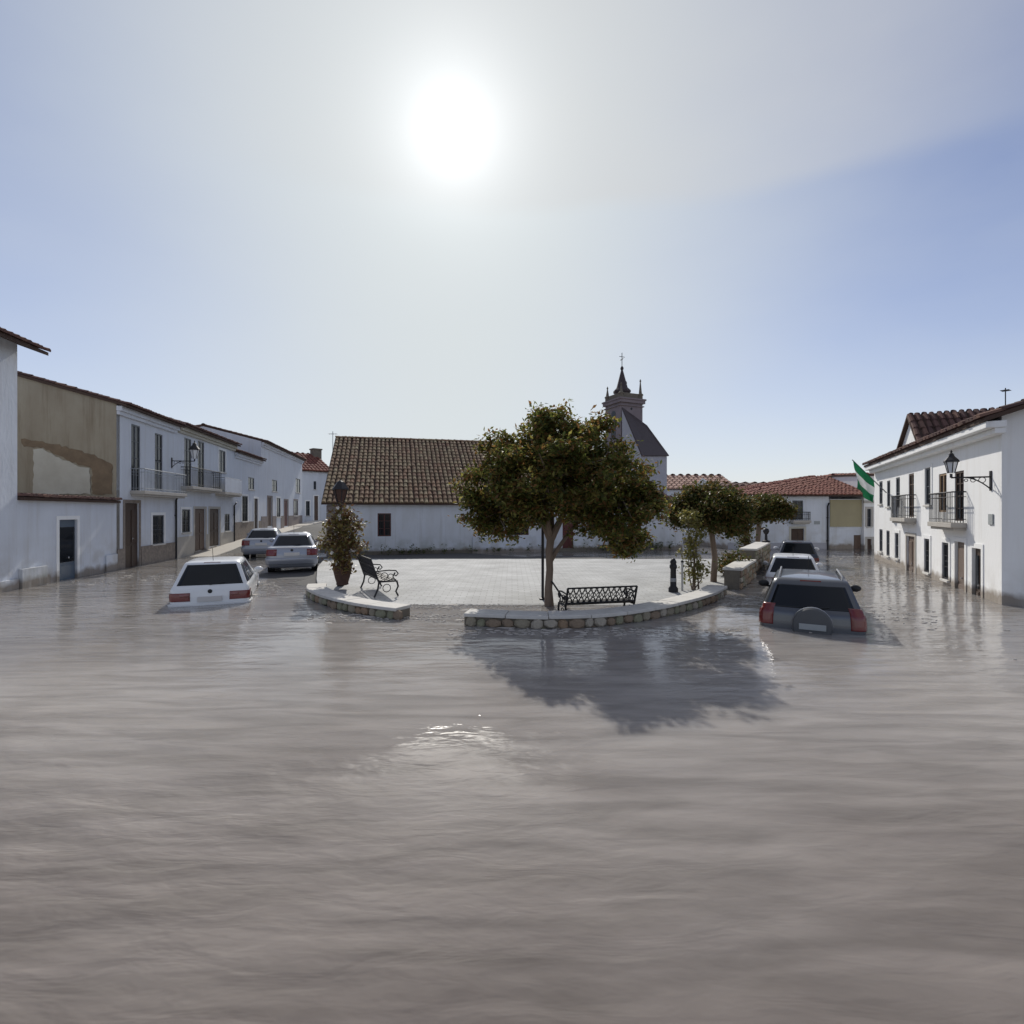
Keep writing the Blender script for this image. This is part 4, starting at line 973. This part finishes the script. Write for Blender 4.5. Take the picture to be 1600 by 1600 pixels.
tree('plaza_tree', 'farthest small round tree in front of the white balcony house', tuple(q2(1184, 872)), [lob(1192, 794, 24, 16, 0, Y2), lob(1212, 797, 24, 16, 0, Y2), lob(1178, 800, 13, 14, 0, Y2), lob(1205, 788, 20, 14, 15, Y2), lob(1228, 800, 12, 10, 0, Y2)],
     [(q2(1184, 885), .14), (q2(1184, 872), .12), (q2(1184, 845), .11), (q2(1186, 818), .11)],
     [[(q2(1186, 820), .07), (q2(1180, 800), .04)], [(q2(1186, 820), .07), (q2(1200, 800), .05), (q2(1215, 792), .03)]],
     'leaf_dark', 1100, 13, .14, 8, .15)
def shrub(name, label, base, segs, leafm, seed, size=.10, per=12, pot=None, flowers=0, stems=9, spread=.11, cat='shrub'):
    rnd = random.Random(seed); root = empty(name, base, 0, label, cat); b = Vector(base)
    if pot:
        MB().lathe([(.13, 0), (.17, .02), (.16, .07), (.20, .2), (.25, .42), (.26, .54), (.29, .56), (.29, .62), (.24, .62), (.23, .54)], 18).build('pot', 'terracotta', root, smooth=True)
    m = MB(); zb = .5 if pot else -.1
    for _ in range(stems):
        c, rad = rnd.choice(segs); e = Vector(c) - b + Vector((rnd.gauss(0, .4) * rad[0], rnd.gauss(0, .4) * rad[1], rnd.gauss(0, .4) * rad[2])); s = Vector((rnd.uniform(-.1, .1), rnd.uniform(-.1, .1), zb))
        m.tube([s, s.lerp(e, .5) + Vector((rnd.gauss(0, .05), rnd.gauss(0, .05), .05)), e], [.022, .016, .007], 5)
    m.build('stems', 'bark', root)
    f = MB(); fl = MB()
    for (c, rad), n in zip([s for s in segs], [120] * len(segs)):
        c_ = Vector(c) - b; n = max(14, int(560 * (rad[0] * rad[1] * rad[2]) ** .67))
        for _ in range(n):
            d = Vector((rnd.gauss(0, 1), rnd.gauss(0, 1), rnd.gauss(0, 1))).normalized(); r = rnd.uniform(.3, 1.0) ** .5 * rnd.uniform(.9, 1.1)
            leaves(f, c_ + Vector((d.x * rad[0], d.y * rad[1], d.z * rad[2])) * r, per, spread, size, rnd)
    raw(f, 'foliage', leafm, root)
    for _ in range(flowers):
        c, rad = rnd.choice(segs); d = Vector((rnd.gauss(0, 1), -abs(rnd.gauss(0, 1)), rnd.gauss(0, 1))).normalized(); p = Vector(c) - b + Vector((d.x * rad[0], d.y * rad[1], d.z * rad[2])) * 1.08
        fm = MB()
        for k in range(6):
            t = k * math.pi / 3; a = Vector((math.cos(t), -.35, math.sin(t))) * .055; w = Vector((-math.sin(t), 0, math.cos(t))) * .028; fm.add([p, p + a * .6 + w, p + a, p + a * .6 - w], [(0, 1, 2, 3)])
        fm.build('flower', 'petal', root)
    return root
Y3 = 14.4; b3 = P(535, 914, Y3)
shrub('potted_shrub', 'tall bushy shrub with white flowers in a brown pot by the left plaza wall', tuple(b3),
      [lob(537, 802, 14, 14, 0, Y3), lob(526, 822, 13, 14, 0, Y3), lob(549, 826, 15, 16, 0, Y3), lob(518, 842, 11, 9, 0, Y3), lob(540, 848, 18, 16, 0, Y3), lob(558, 856, 11, 9, 0, Y3), lob(535, 868, 14, 12, -8, Y3), lob(541, 882, 12, 9, -12, Y3), lob(513, 852, 8, 7, 0, Y3)], 'leaf_brown', 11, .12, 11, pot=True, flowers=9)
shrub('shrub', 'yellow-green leafy shrub between the black bollard and the small tree', tuple(P(1086, 922, 14.3)),
      [lob(1078, 808, 16, 12, 0, 14.3), lob(1086, 835, 14, 16, 0, 14.3), lob(1080, 862, 13, 14, 0, 14.3), lob(1088, 890, 18, 16, 0, 14.3)], 'leaf_yellow', 12, .11, 8, spread=.1)
shrub('shrub', 'dark brown low shrub at the foot of the stepped street wall', tuple(P(1140, 905, 17.2)), [lob(1138, 884, 22, 12, 0, 17.2), lob(1152, 878, 18, 12, 8, 17.2)], 'leaf_dark', 13, .11, 10)
shrub('shrub', 'small dark green shrub beside the far tree trunk', tuple(P(1163, 866, 23)), [lob(1163, 852, 8, 14, 0, 23), lob(1166, 840, 7, 9, 0, 23)], 'leaf_dark', 14, .13, 10)
def weeds():
    rnd = random.Random(4); m = MB()
    for _ in range(95):
        u = rnd.choice([rnd.gauss(CF.u(650), 1.2), rnd.gauss(CF.u(955), 1.0), rnd.gauss(CF.u(1000), 1.0), rnd.uniform(1.5, CF.u(1060))]); p = CF.pt(u); h = rnd.uniform(.1, .38)
        leaves(m, Vector((p[0] + .05, p[1] - rnd.uniform(.15, .32), .10 + h * .5)), 16, h * .33, .11, rnd, 1.2)
    o = raw(m, 'wall_weeds', 'weed', None); tag(o, 'green weeds growing along the foot of the chapel wall', 'weeds', kind='stuff')
weeds()

# ------------------------------------------------------------------ street furniture
def bench(label, loc, rz, w=1.7, h=.92):
    o = empty('iron_bench', loc, rz, label, 'bench', 'cast iron plaza benches')      # faces local +Y; back at y=0
    def yb(z): return -.02 - (z - .42) * .34
    bk = MB(); n = 12
    for x in (-w / 2, w / 2): bk.tube([(x, yb(.40), .40), (x, yb(h), h)], .022, 6)
    for z in (.46, h): bk.tube([(-w / 2, yb(z), z), (w / 2, yb(z), z)], .020, 6)
    for i in range(n):
        x0, x1 = -w / 2 + w * i / n, -w / 2 + w * (i + 1) / n; xm = (x0 + x1) / 2; zm = (.46 + h) / 2
        bk.tube([(x0, yb(.46), .46), (x1, yb(h), h)], .011, 5); bk.tube([(x1, yb(.46), .46), (x0, yb(h), h)], .011, 5)
        r = w / n * .42
        for zc in (.46 + r, h - r, zm):
            bk.tube([(xm + r * math.cos(t), yb(zc + r * math.sin(t)), zc + r * math.sin(t)) for t in [q * math.pi / 5 for q in range(11)]], .010, 4)
    bk.build('backrest', 'iron', o, smooth=True)
    for i in range(6):
        y = .02 + i * .075; MB().box(-w / 2, w / 2, y, y + .055, .405 - .012 * math.sin(i), .43 - .012 * math.sin(i)).build('seat_slat', 'iron', o, bevel=.006)
    for x in (-w / 2, w / 2):
        l = MB()
        l.tube([(x, yb(.5), .5), (x, .0, .38), (x, -.03, .2), (x, -.12, .0)], .024, 6); l.tube([(x, .46, .40), (x, .50, .25), (x, .44, .12), (x, .50, .0)], .024, 6)
        l.tube([(x, 0, .39), (x, .46, .39)], .022, 6)
        l.tube([(x, yb(.66), .66), (x, .25, .68), (x, .44, .66), (x, .50, .58), (x, .44, .52), (x, .38, .56), (x, .42, .61)], .018, 6); l.tube([(x, .44, .40), (x, .36, .50), (x, .42, .60)], .016, 5)
        for (cy, cz, r) in ((.14, .53, .09), (.30, .51, .07), (.2, .22, .10)): l.tube([(x, cy + r * math.cos(t), cz + r * math.sin(t)) for t in [q * math.pi / 6 for q in range(13)]], .011, 5)
        l.build('leg', 'iron', o, smooth=True)
    return o
bp_ = P(938, 945, 11.35); bench('cast iron bench with a lattice back behind the curved plaza wall', (bp_.x, 11.35, plz(11.35)), R(13), 1.62, .80)
bp_ = P(592, 930, 13.6); bench('cast iron bench seen end-on beside the potted shrub', (bp_.x - .28, 13.9, plz(13.9)), R(-62), 1.7, .98)
def lamp_post(label, loc, H):
    o = empty('lamp_post', loc, 0, label, 'lamp post')
    MB().lathe([(.10, 0), (.10, .25), (.07, .3), (.055, .9), (.045, H - .75), (.07, H - .72), (.05, H - .68)], 12).build('post', 'iron', o, smooth=True)
    MB().lathe([(.10, H - .66), (.20, H - .28)], 6).build('lantern_glass', 'terracotta', o)
    MB().lathe([(.25, H - .28), (.24, H - .24), (.13, H - .10), (.10, H - .06), (.02, H)], 6).build('cap', 'iron', o)
    fr = MB()
    for k in range(6): t = k * math.pi / 3; fr.tube([(.105 * math.cos(t), .105 * math.sin(t), H - .66), (.205 * math.cos(t), .205 * math.sin(t), H - .28)], .014, 5)
    fr.build('frame', 'iron', o)
p = P(532, 914, 14.9); lamp_post('dark lantern on a post rising out of the potted shrub', (p.x, 14.9, plz(14.9)), CAMH + (800 - 750) * 14.9 / F - plz(14.9))
p = P(1197, 850, 22.0); o = empty('bollard', (p.x, 22.0, .95), 0, 'short black ball-topped post on the end of the upper street wall', 'bollard')
MB().lathe([(.16, 0), (.16, .06), (.06, .10), (.05, .34), (.09, .38), (.13, .48), (.09, .58), (.02, .61)], 12).build('post', 'iron', o, smooth=True)
p = P(1052, 928, 14.0); o = empty('bollard', (p.x, 14.0, plz(14.0)), 0, 'black cast iron bollard standing behind the right plaza wall', 'bollard')
MB().lathe([(.13, 0), (.13, .1), (.085, .16), (.075, .62), (.10, .66), (.10, .72), (.075, .76), (.09, .82), (.05, .90), (.01, .92)], 14).build('post', 'iron', o, smooth=True)
MB().lathe([(.082, .28), (.085, .30), (.085, .36), (.082, .38)], 14).build('collar', 'zinc', o, smooth=True)
p = P(1066, 920, 14.2); o = empty('marker_post', (p.x, 14.2, plz(14.2)), 0, 'thin white post just right of the black bollard', 'post')
MB().tube([(0, 0, 0), (0, 0, .78)], .03, 8).build('post', 'coping', o, smooth=True); MB().lathe([(.035, .78), (.045, .8), (.02, .84)], 8).build('cap', 'iron', o)
p = P(848, 905, 13.0); o = empty('sign_pole', (p.x, 13.0, plz(13.0)), 0, 'thin dark pole standing beside the big tree trunk', 'pole')
MB().tube([(0, 0, 0), (0, 0, 2.2)], .035, 8).build('pole', 'iron', o, smooth=True); MB().lathe([(.04, 2.2), (.05, 2.22), (.015, 2.28)], 8).build('cap', 'iron', o); MB().lathe([(.09, 0), (.09, .03), (.04, .05)], 10).build('base_plate', 'iron', o)
o = empty('tree_stake', tuple(P(884, 934, 12.1)), 0, 'slanting dark stake leaning against the big tree trunk', 'stake')
b_ = Vector(P(884, 934, 12.1)); e_ = Vector(P(862, 908, 12.2)); MB().tube([(0, 0, -.1), tuple(e_ - b_)], .022, 6).build('stake', 'iron', o); MB().lathe([(.06, -.12), (.06, .02), (.03, .06)], 8).build('foot', 'iron', o)

# ------------------------------------------------------------------ vehicles
def lerp(a, b, t): return a + (b - a) * t
def make_car(name, label, loc, rz, S, paint):
    root = empty(name, loc, rz, label, 'car')
    keys = S['keys']                        # z, half width, rear y, front y, corner radius
    zs = set(k[0] for k in keys)
    for a, b in zip(keys, keys[1:]):
        n = max(1, int((b[0] - a[0]) / .035))
        for i in range(1, n): zs.add(round(lerp(a[0], b[0], i / n), 4))
    for v in S['cuts']: zs.add(v)
    zs = sorted(zs)
    def par(z):
        for a, b in zip(keys, keys[1:]):
            if a[0] <= z <= b[0]:
                t = (z - a[0]) / (b[0] - a[0]); return [lerp(a[i], b[i], t) for i in range(1, 5)]
        return list(keys[-1][1:])
    nR, nC, nS = 14, 4, 24
    def ring(z, off=0.0):
        w, r, f, c = par(z); w += off; r -= off; f += off; pts = []
        bul = .05 if z < S['belt'] else .04
        def yr(x): return r + bul * (x / w) ** 2
        def yf(x): return f - .10 * (x / w) ** 2
        for i in range(nR + 1): x = lerp(-w + c, w - c, i / nR); pts.append((x, yr(x)))
        y0 = yr(w - c); y1 = yf(w - c)
        for i in range(1, nC): t = math.pi / 2 * i / nC; pts.append((w - c + c * math.sin(t), y0 + c - c * math.cos(t)))
        for i in range(nS + 1):
            t = i / nS; pts.append((w - .05 * (2 * t - 1) ** 4 * (1 if z > S['belt'] else .6), lerp(y0 + c, y1 - c, t)))
        for i in range(1, nC): t = math.pi / 2 * i / nC; pts.append((w - c + c * math.cos(t), y1 - c + c * math.sin(t)))
        for i in range(nR + 1): x = lerp(w - c, -w + c, i / nR); pts.append((x, yf(x)))
        for i in range(1, nC): t = math.pi / 2 * i / nC; pts.append((-(w - c) - c * math.sin(t), y1 - c + c * math.cos(t)))
        for i in range(nS + 1):
            t = 1 - i / nS; pts.append((-(w - .05 * (2 * t - 1) ** 4 * (1 if z > S['belt'] else .6)), lerp(y0 + c, y1 - c, t)))
        for i in range(1, nC): t = math.pi / 2 * i / nC; pts.append((-(w - c) - c * math.cos(t), y0 + c - c * math.sin(t)))
        out = []
        for x, y in pts:
            zz = z
            if S['belt'] - .12 <= z <= S['belt'] + .03 and y > S['cowl']: zz = z - (y - S['cowl']) * .10
            if z > S['roofz']: zz = z + 0
            out.append((x, y, zz))
        return out
    N = len(ring(zs[0]))
    m = MB()
    for z in zs: m.v += ring(z)
    for l in range(len(zs) - 1):
        for i in range(N): m.f.append((l * N + i, l * N + (i + 1) % N, (l + 1) * N + (i + 1) % N, (l + 1) * N + i))
    m.f.append(tuple(range(N))[::-1])
    # domed roof
    w, r, f, c = par(zs[-1]); cy = (r + f) / 2; top = len(m.v) - N; last = [Vector(p) for p in m.v[top:]]; prev = top
    for q, dz in ((.82, .016), (.6, .028), (.3, .036)):
        b = len(m.v)
        for p in last: m.v.append((p.x * q, cy + (p.y - cy) * q, p.z + dz))
        for i in range(N): m.f.append((prev + i, prev + (i + 1) % N, b + (i + 1) % N, b + i))
        prev = b
    m.f.append(tuple(prev + i for i in range(N)))
    bodyo = m.build('body', paint, root, smooth=50)
    iR = 0; iC1 = nR; iS = nR + nC; iC2 = iS + nS; iF = iC2 + nC; iC3 = iF + nR; iL = iC3 + nC; iC4 = iL + nS
    def band(nm, mm, z0, z1, i0, i1, off=.006, parent=root, skip=None, slope=0):
        ls = [z for z in zs if z0 - 1e-4 <= z <= z1 + 1e-4]; b = MB(); k = i1 - i0 + 1
        for z in ls:
            rg = ring(z, off); b.v += [rg[i % N] for i in range(i0, i1 + 1)]
        for l in range(len(ls) - 1):
            for i in range(k - 1): b.f.append((l * k + i, l * k + i + 1, (l + 1) * k + i + 1, (l + 1) * k + i))
        o = b.build(nm, mm, parent, smooth=50); md = o.modifiers.new('t', 'SOLIDIFY'); md.thickness = off * .8; md.offset = -1; return o
    g0, g1 = S['glass']
    rw = band('rear_window', 'glass_dark', S.get('rg0', g0), g1, 0, nR)
    for a0 in (iS, iL):
        fwd = (lambda t: a0 + t) if a0 == iS else (lambda t: a0 + nS - t)
        for t0, t1 in S['sidewin']:
            i0, i1 = sorted((fwd(t0), fwd(t1))); band('side_window', 'glass_dark', g0, g1 - .01, i0, i1)
    band('windscreen', 'glass_dark', g0, g1, iF + 1, iF + nR - 1)
    t0, t1 = S['tail']
    wd = S.get('tailw', 3); sd = S.get('tails', 2)
    for i0, i1 in ((nR - wd, iS + sd), (iC4 - sd, N + wd)):
        tl = band('tail_light', 'lamp_red', t0, t1, i0, i1, .012); zc = lerp(t0, t1, .5)
        zc = min(zs, key=lambda q: abs(q - zc)); zd = [q for q in zs if zc <= q <= zc + .09]
        if i0 < N // 2: band('lens', 'lamp_clear', zd[0], zd[-1], nR - wd, nR - 1, .017, tl)
        else: band('lens', 'lamp_clear', zd[0], zd[-1], N + 1, N + wd, .017, tl)
    b0, b1 = S['bump']
    band('rear_bumper', S.get('bumpm', paint), b0, b1, -nC - 3, iS + 3, .045)
    band('front_bumper', S.get('bumpm', paint), b0, b1, iC2 - 3, iL + 3, .04)
    band('tailgate_seam', 'trim_black', S['seam'], S['seam'] + .036, 1, nR - 1, .004)
    w0, r0, f0, c0 = par(S['plate'])
    if S.get('platem', True): MB().box(-.26, .26, r0 - .035, r0 - .01, S['plate'] - .06, S['plate'] + .06).build('number_plate', 'plate', root, bevel=.006)
    we, re_, fe, ce = par(S['emblem']); MB().lathe([(.05, -.012), (.045, -.02), (.0, -.022)], 14, (0, re_ + .004, S['emblem']), 'y').build('emblem', 'trim_black', root, smooth=True)
    wb, rb_, fb, cb = par(S.get('rg0', g0) + .02)
    MB().tube([(-.02, rb_ - .02, S.get('rg0', g0)), (.30, rb_ - .012, S.get('rg0', g0) + .05)], .012, 5).build('wiper', 'trim_black', root)
    wt, rt, ft, ct = par(S['roofz']); MB().box(-.18, .18, rt - .03, rt + .02, S['roofz'] - .035, S['roofz'] - .008).build('brake_light', 'lamp_red', root)
    wm, rm, fm, cm = par(g0 + .05)
    for s in (-1, 1):
        mm = MB(); x, y, z = s * (wm + .13), S['cowl'] - .42, g0 + .09
        for i in range(7):
            t = -math.pi / 2 + math.pi * i / 6
            for k in range(10):
                a = 2 * math.pi * k / 10; mm.v.append((x + .125 * math.cos(t) * math.cos(a), y + .07 * math.sin(t), z + .085 * math.cos(t) * math.sin(a)))
        for i in range(6):
            for k in range(10): mm.f.append((i * 10 + k, i * 10 + (k + 1) % 10, (i + 1) * 10 + (k + 1) % 10, (i + 1) * 10 + k))
        mm.tube([(x - s * .05, y, z - .05), (x - s * .17, y + .03, z - .08)], .03, 6); mm.build('mirror', S.get('mirm', paint), root, smooth=True)
    for (yw) in S['axles']:
        for s in (-1, 1):
            wk = par(.4)[0]
            MB().lathe([(.36, 0), (.36, .012)], 24, (s * (wk - .004) - (.0 if s > 0 else .012), yw, .33), 'x').build('wheel_arch', 'trim_black', root)
            c = (s * (wk - .14), yw, .31)
            wh = MB().lathe([(.20, -.10), (.29, -.11), (.315, -.07), (.315, .07), (.29, .11), (.20, .10)], 22, (c[0] + s * .045, yw, .31), 'x').build('wheel', 'tyre', root, smooth=True)
            MB().lathe([(.20, -.02), (.195, .0), (.16, -.012), (.05, .0), (.03, .01)] if s > 0 else [(.20, .02), (.195, .0), (.16, .012), (.05, .0), (.03, -.01)], 18, (c[0] + s * .135, yw, .31), 'x').build('rim', 'zinc', wh, smooth=True)
    if S.get('rails'):
        for s in (-1, 1):
            MB().tube([(s * (wt - .08), rt + .15, S['roofz']), (s * (wt - .08), rt + .22, S['roofz'] + .07), (s * (wt - .08), ft - .35, S['roofz'] + .07), (s * (wt - .08), ft - .28, S['roofz'])], .018, 6).build('roof_rail', 'zinc', root, smooth=True)
    MB().tube([(0, ft - .25 if S.get('antf') else rt + .12, S['roofz'] + .02), (0, (ft - .25 if S.get('antf') else rt + .12) - .12, S['roofz'] + .34)], .006, 5).build('aerial', 'trim_black', root)
    return root, par
HATCH = dict(keys=[(.22, .76, .10, 3.82, .12), (.30, .82, .03, 3.90, .14), (.45, .85, .0, 3.95, .14), (.62, .86, .0, 3.94, .14), (.78, .85, .02, 3.85, .13), (.85, .83, .05, 3.75, .12), (.865, .81, .07, 2.95, .10),
                  (1.38, .615, .36, 2.05, .10), (1.42, .58, .42, 1.95, .10)], cuts=(.89, 1.36, .52, .72, .38, .46), belt=.85, cowl=2.95, roofz=1.42, glass=(.89, 1.36),
             sidewin=[(1, 6), (7, 14), (15, 21)], tail=(.52, .72), bump=(.30, .46), plate=.56, emblem=.74, seam=.47, axles=(.68, 3.15), tailw=3, tails=2, mirm='paint_white')
SEDAN = dict(keys=[(.22, .78, .12, 4.32, .12), (.30, .84, .05, 4.42, .16), (.50, .865, .0, 4.48, .17), (.70, .87, .0, 4.46, .17), (.88, .86, .04, 4.36, .17), (.95, .84, .09, 4.22, .15), (.965, .80, .62, 3.30, .12),
                  (1.36, .60, 1.12, 2.45, .10), (1.41, .56, 1.22, 2.32, .10)], cuts=(.995, 1.35, .66, .90, .38, .58), belt=.95, cowl=3.30, roofz=1.41, glass=(.995, 1.35),
             sidewin=[(1, 3), (4, 12), (13, 21)], tail=(.64, .90), bump=(.32, .58), plate=.72, emblem=.86, seam=.59, axles=(.95, 3.55), tailw=2, tails=3)
SUV = dict(keys=[(.30, .80, .12, 4.35, .12), (.40, .87, .05, 4.44, .15), (.60, .89, .0, 4.48, .16), (.85, .895, .0, 4.46, .16), (1.02, .885, .02, 4.34, .16), (1.08, .87, .04, 4.22, .15), (1.095, .85, .05, 3.35, .13),
                (1.58, .665, .30, 2.55, .11), (1.66, .62, .38, 2.42, .10)], cuts=(1.14, 1.56, .80, 1.20, .46, .64), belt=1.08, cowl=3.35, roofz=1.66, glass=(1.14, 1.56),
           sidewin=[(1, 6), (7, 13), (14, 21)], tail=(.80, 1.20), bump=(.38, .66), plate=.52, emblem=.98, seam=.67, axles=(.85, 3.5), tailw=1, tails=0, rails=True, bumpm='grey_trim', antf=True, mirm='trim_black')
hd = lambda v: -math.atan2(v[0], v[1])
p = P(328, 945, 12.4); make_car('parked_car', 'white hatchback with dark rear window half sunk in the flood at left', (p.x, 12.4, -.41), R(23), HATCH, 'paint_white')
p = P(456, 893, 18.6); make_car('parked_car', 'nearer silver saloon on dry road behind the white hatchback', (p.x, 18.6, gz(p.x, 20.5) + .0), R(20), SEDAN, 'paint_silver')
p = P(408, 875, 24.8); make_car('parked_car', 'farther silver saloon partly hidden behind the other silver saloon', (p.x, 24.8, gz(p.x, 26.5) + .0), R(20), SEDAN, 'paint_silver')
p = P(1267, 1000, 9.7); suv, par = make_car('parked_suv', 'grey SUV with a covered spare wheel sunk deep in the water at right', (p.x, 9.7, -.74), R(-29), SUV, 'paint_silver_dark')
o = MB().lathe([(.30, .02), (.335, -.03), (.335, -.13), (.31, -.165), (.22, -.175), (0.01, -.18)], 32, (0.02, -.01, .86), 'y').build('spare_wheel_cover', 'grey_trim', suv, smooth=35)
MB().lathe([(.338, -.04), (.345, -.05), (.345, -.075), (.338, -.085)], 32, (0.02, -.01, .86), 'y').build('trim_ring', 'chrome', o, smooth=35)
MB().box(-.20, .24, -.205, -.185, .79, .90).build('number_plate', 'sign_grey', o, bevel=.006)
p = P(1240, 920, 17.2); make_car('parked_car', 'white car parked directly in front of the grey SUV', (p.x, 17.2, -.70), R(-27), HATCH, 'paint_white')
p = P(1247, 880, 24.0); make_car('parked_car', 'dark blue car farthest along the right row of parked cars', (p.x, 24.0, -.60), R(-27), HATCH, 'paint_navy')

# ------------------------------------------------------------------ foam and scum drifting on the flood
mat('foam', (.50, .47, .43), .8, (.33, .30, .27), 9, .8)
def foam():
    rnd = random.Random(21); m = MB()
    spots = [(P(680, 943, 12.4), 1.0, .35, 90), (P(420, 915, 15.6), 1.0, .9, 110), (P(600, 960, 11.0), .9, .25, 60), (P(900, 985, 9.6), 1.6, .18, 60), (P(1335, 905, 17.0), 1.5, 1.6, 80), (P(1320, 872, 25.0), 2.0, 1.5, 60),
             (P(1150, 935, 13.3), .6, .6, 50), (P(240, 900, 17.5), 1.2, 1.2, 60), (P(1360, 960, 11.2), .8, .8, 30)]
    for c, sx, sy, n in spots:
        for _ in range(n * 3):
            x, y = c.x + rnd.gauss(0, sx), c.y + rnd.gauss(0, sy); r = rnd.uniform(.008, .03) * (1 if rnd.random() < .9 else 2.0); k = 7; b = len(m.v); st = rnd.uniform(1.2, 3.5)
            if gz(x, y) > -.02: continue
            ring = []
            for i in range(k):
                t = 2 * math.pi * i / k; q = r * rnd.uniform(.6, 1.2); ring.append((x + q * st * math.cos(t), y + q * math.sin(t)))
            m.v += [(a, d, .003) for a, d in ring] + [(x + (a - x) * .6, y + (d - y) * .6, .012) for a, d in ring]
            for i in range(k): m.f.append((b + i, b + (i + 1) % k, b + k + (i + 1) % k, b + k + i))
            m.f.append(tuple(b + k + i for i in range(k)))
    o = raw(m, 'foam', 'foam', None); tag(o, 'pale flecks of foam and scum drifting on the flood water', 'foam', kind='stuff')
foam()
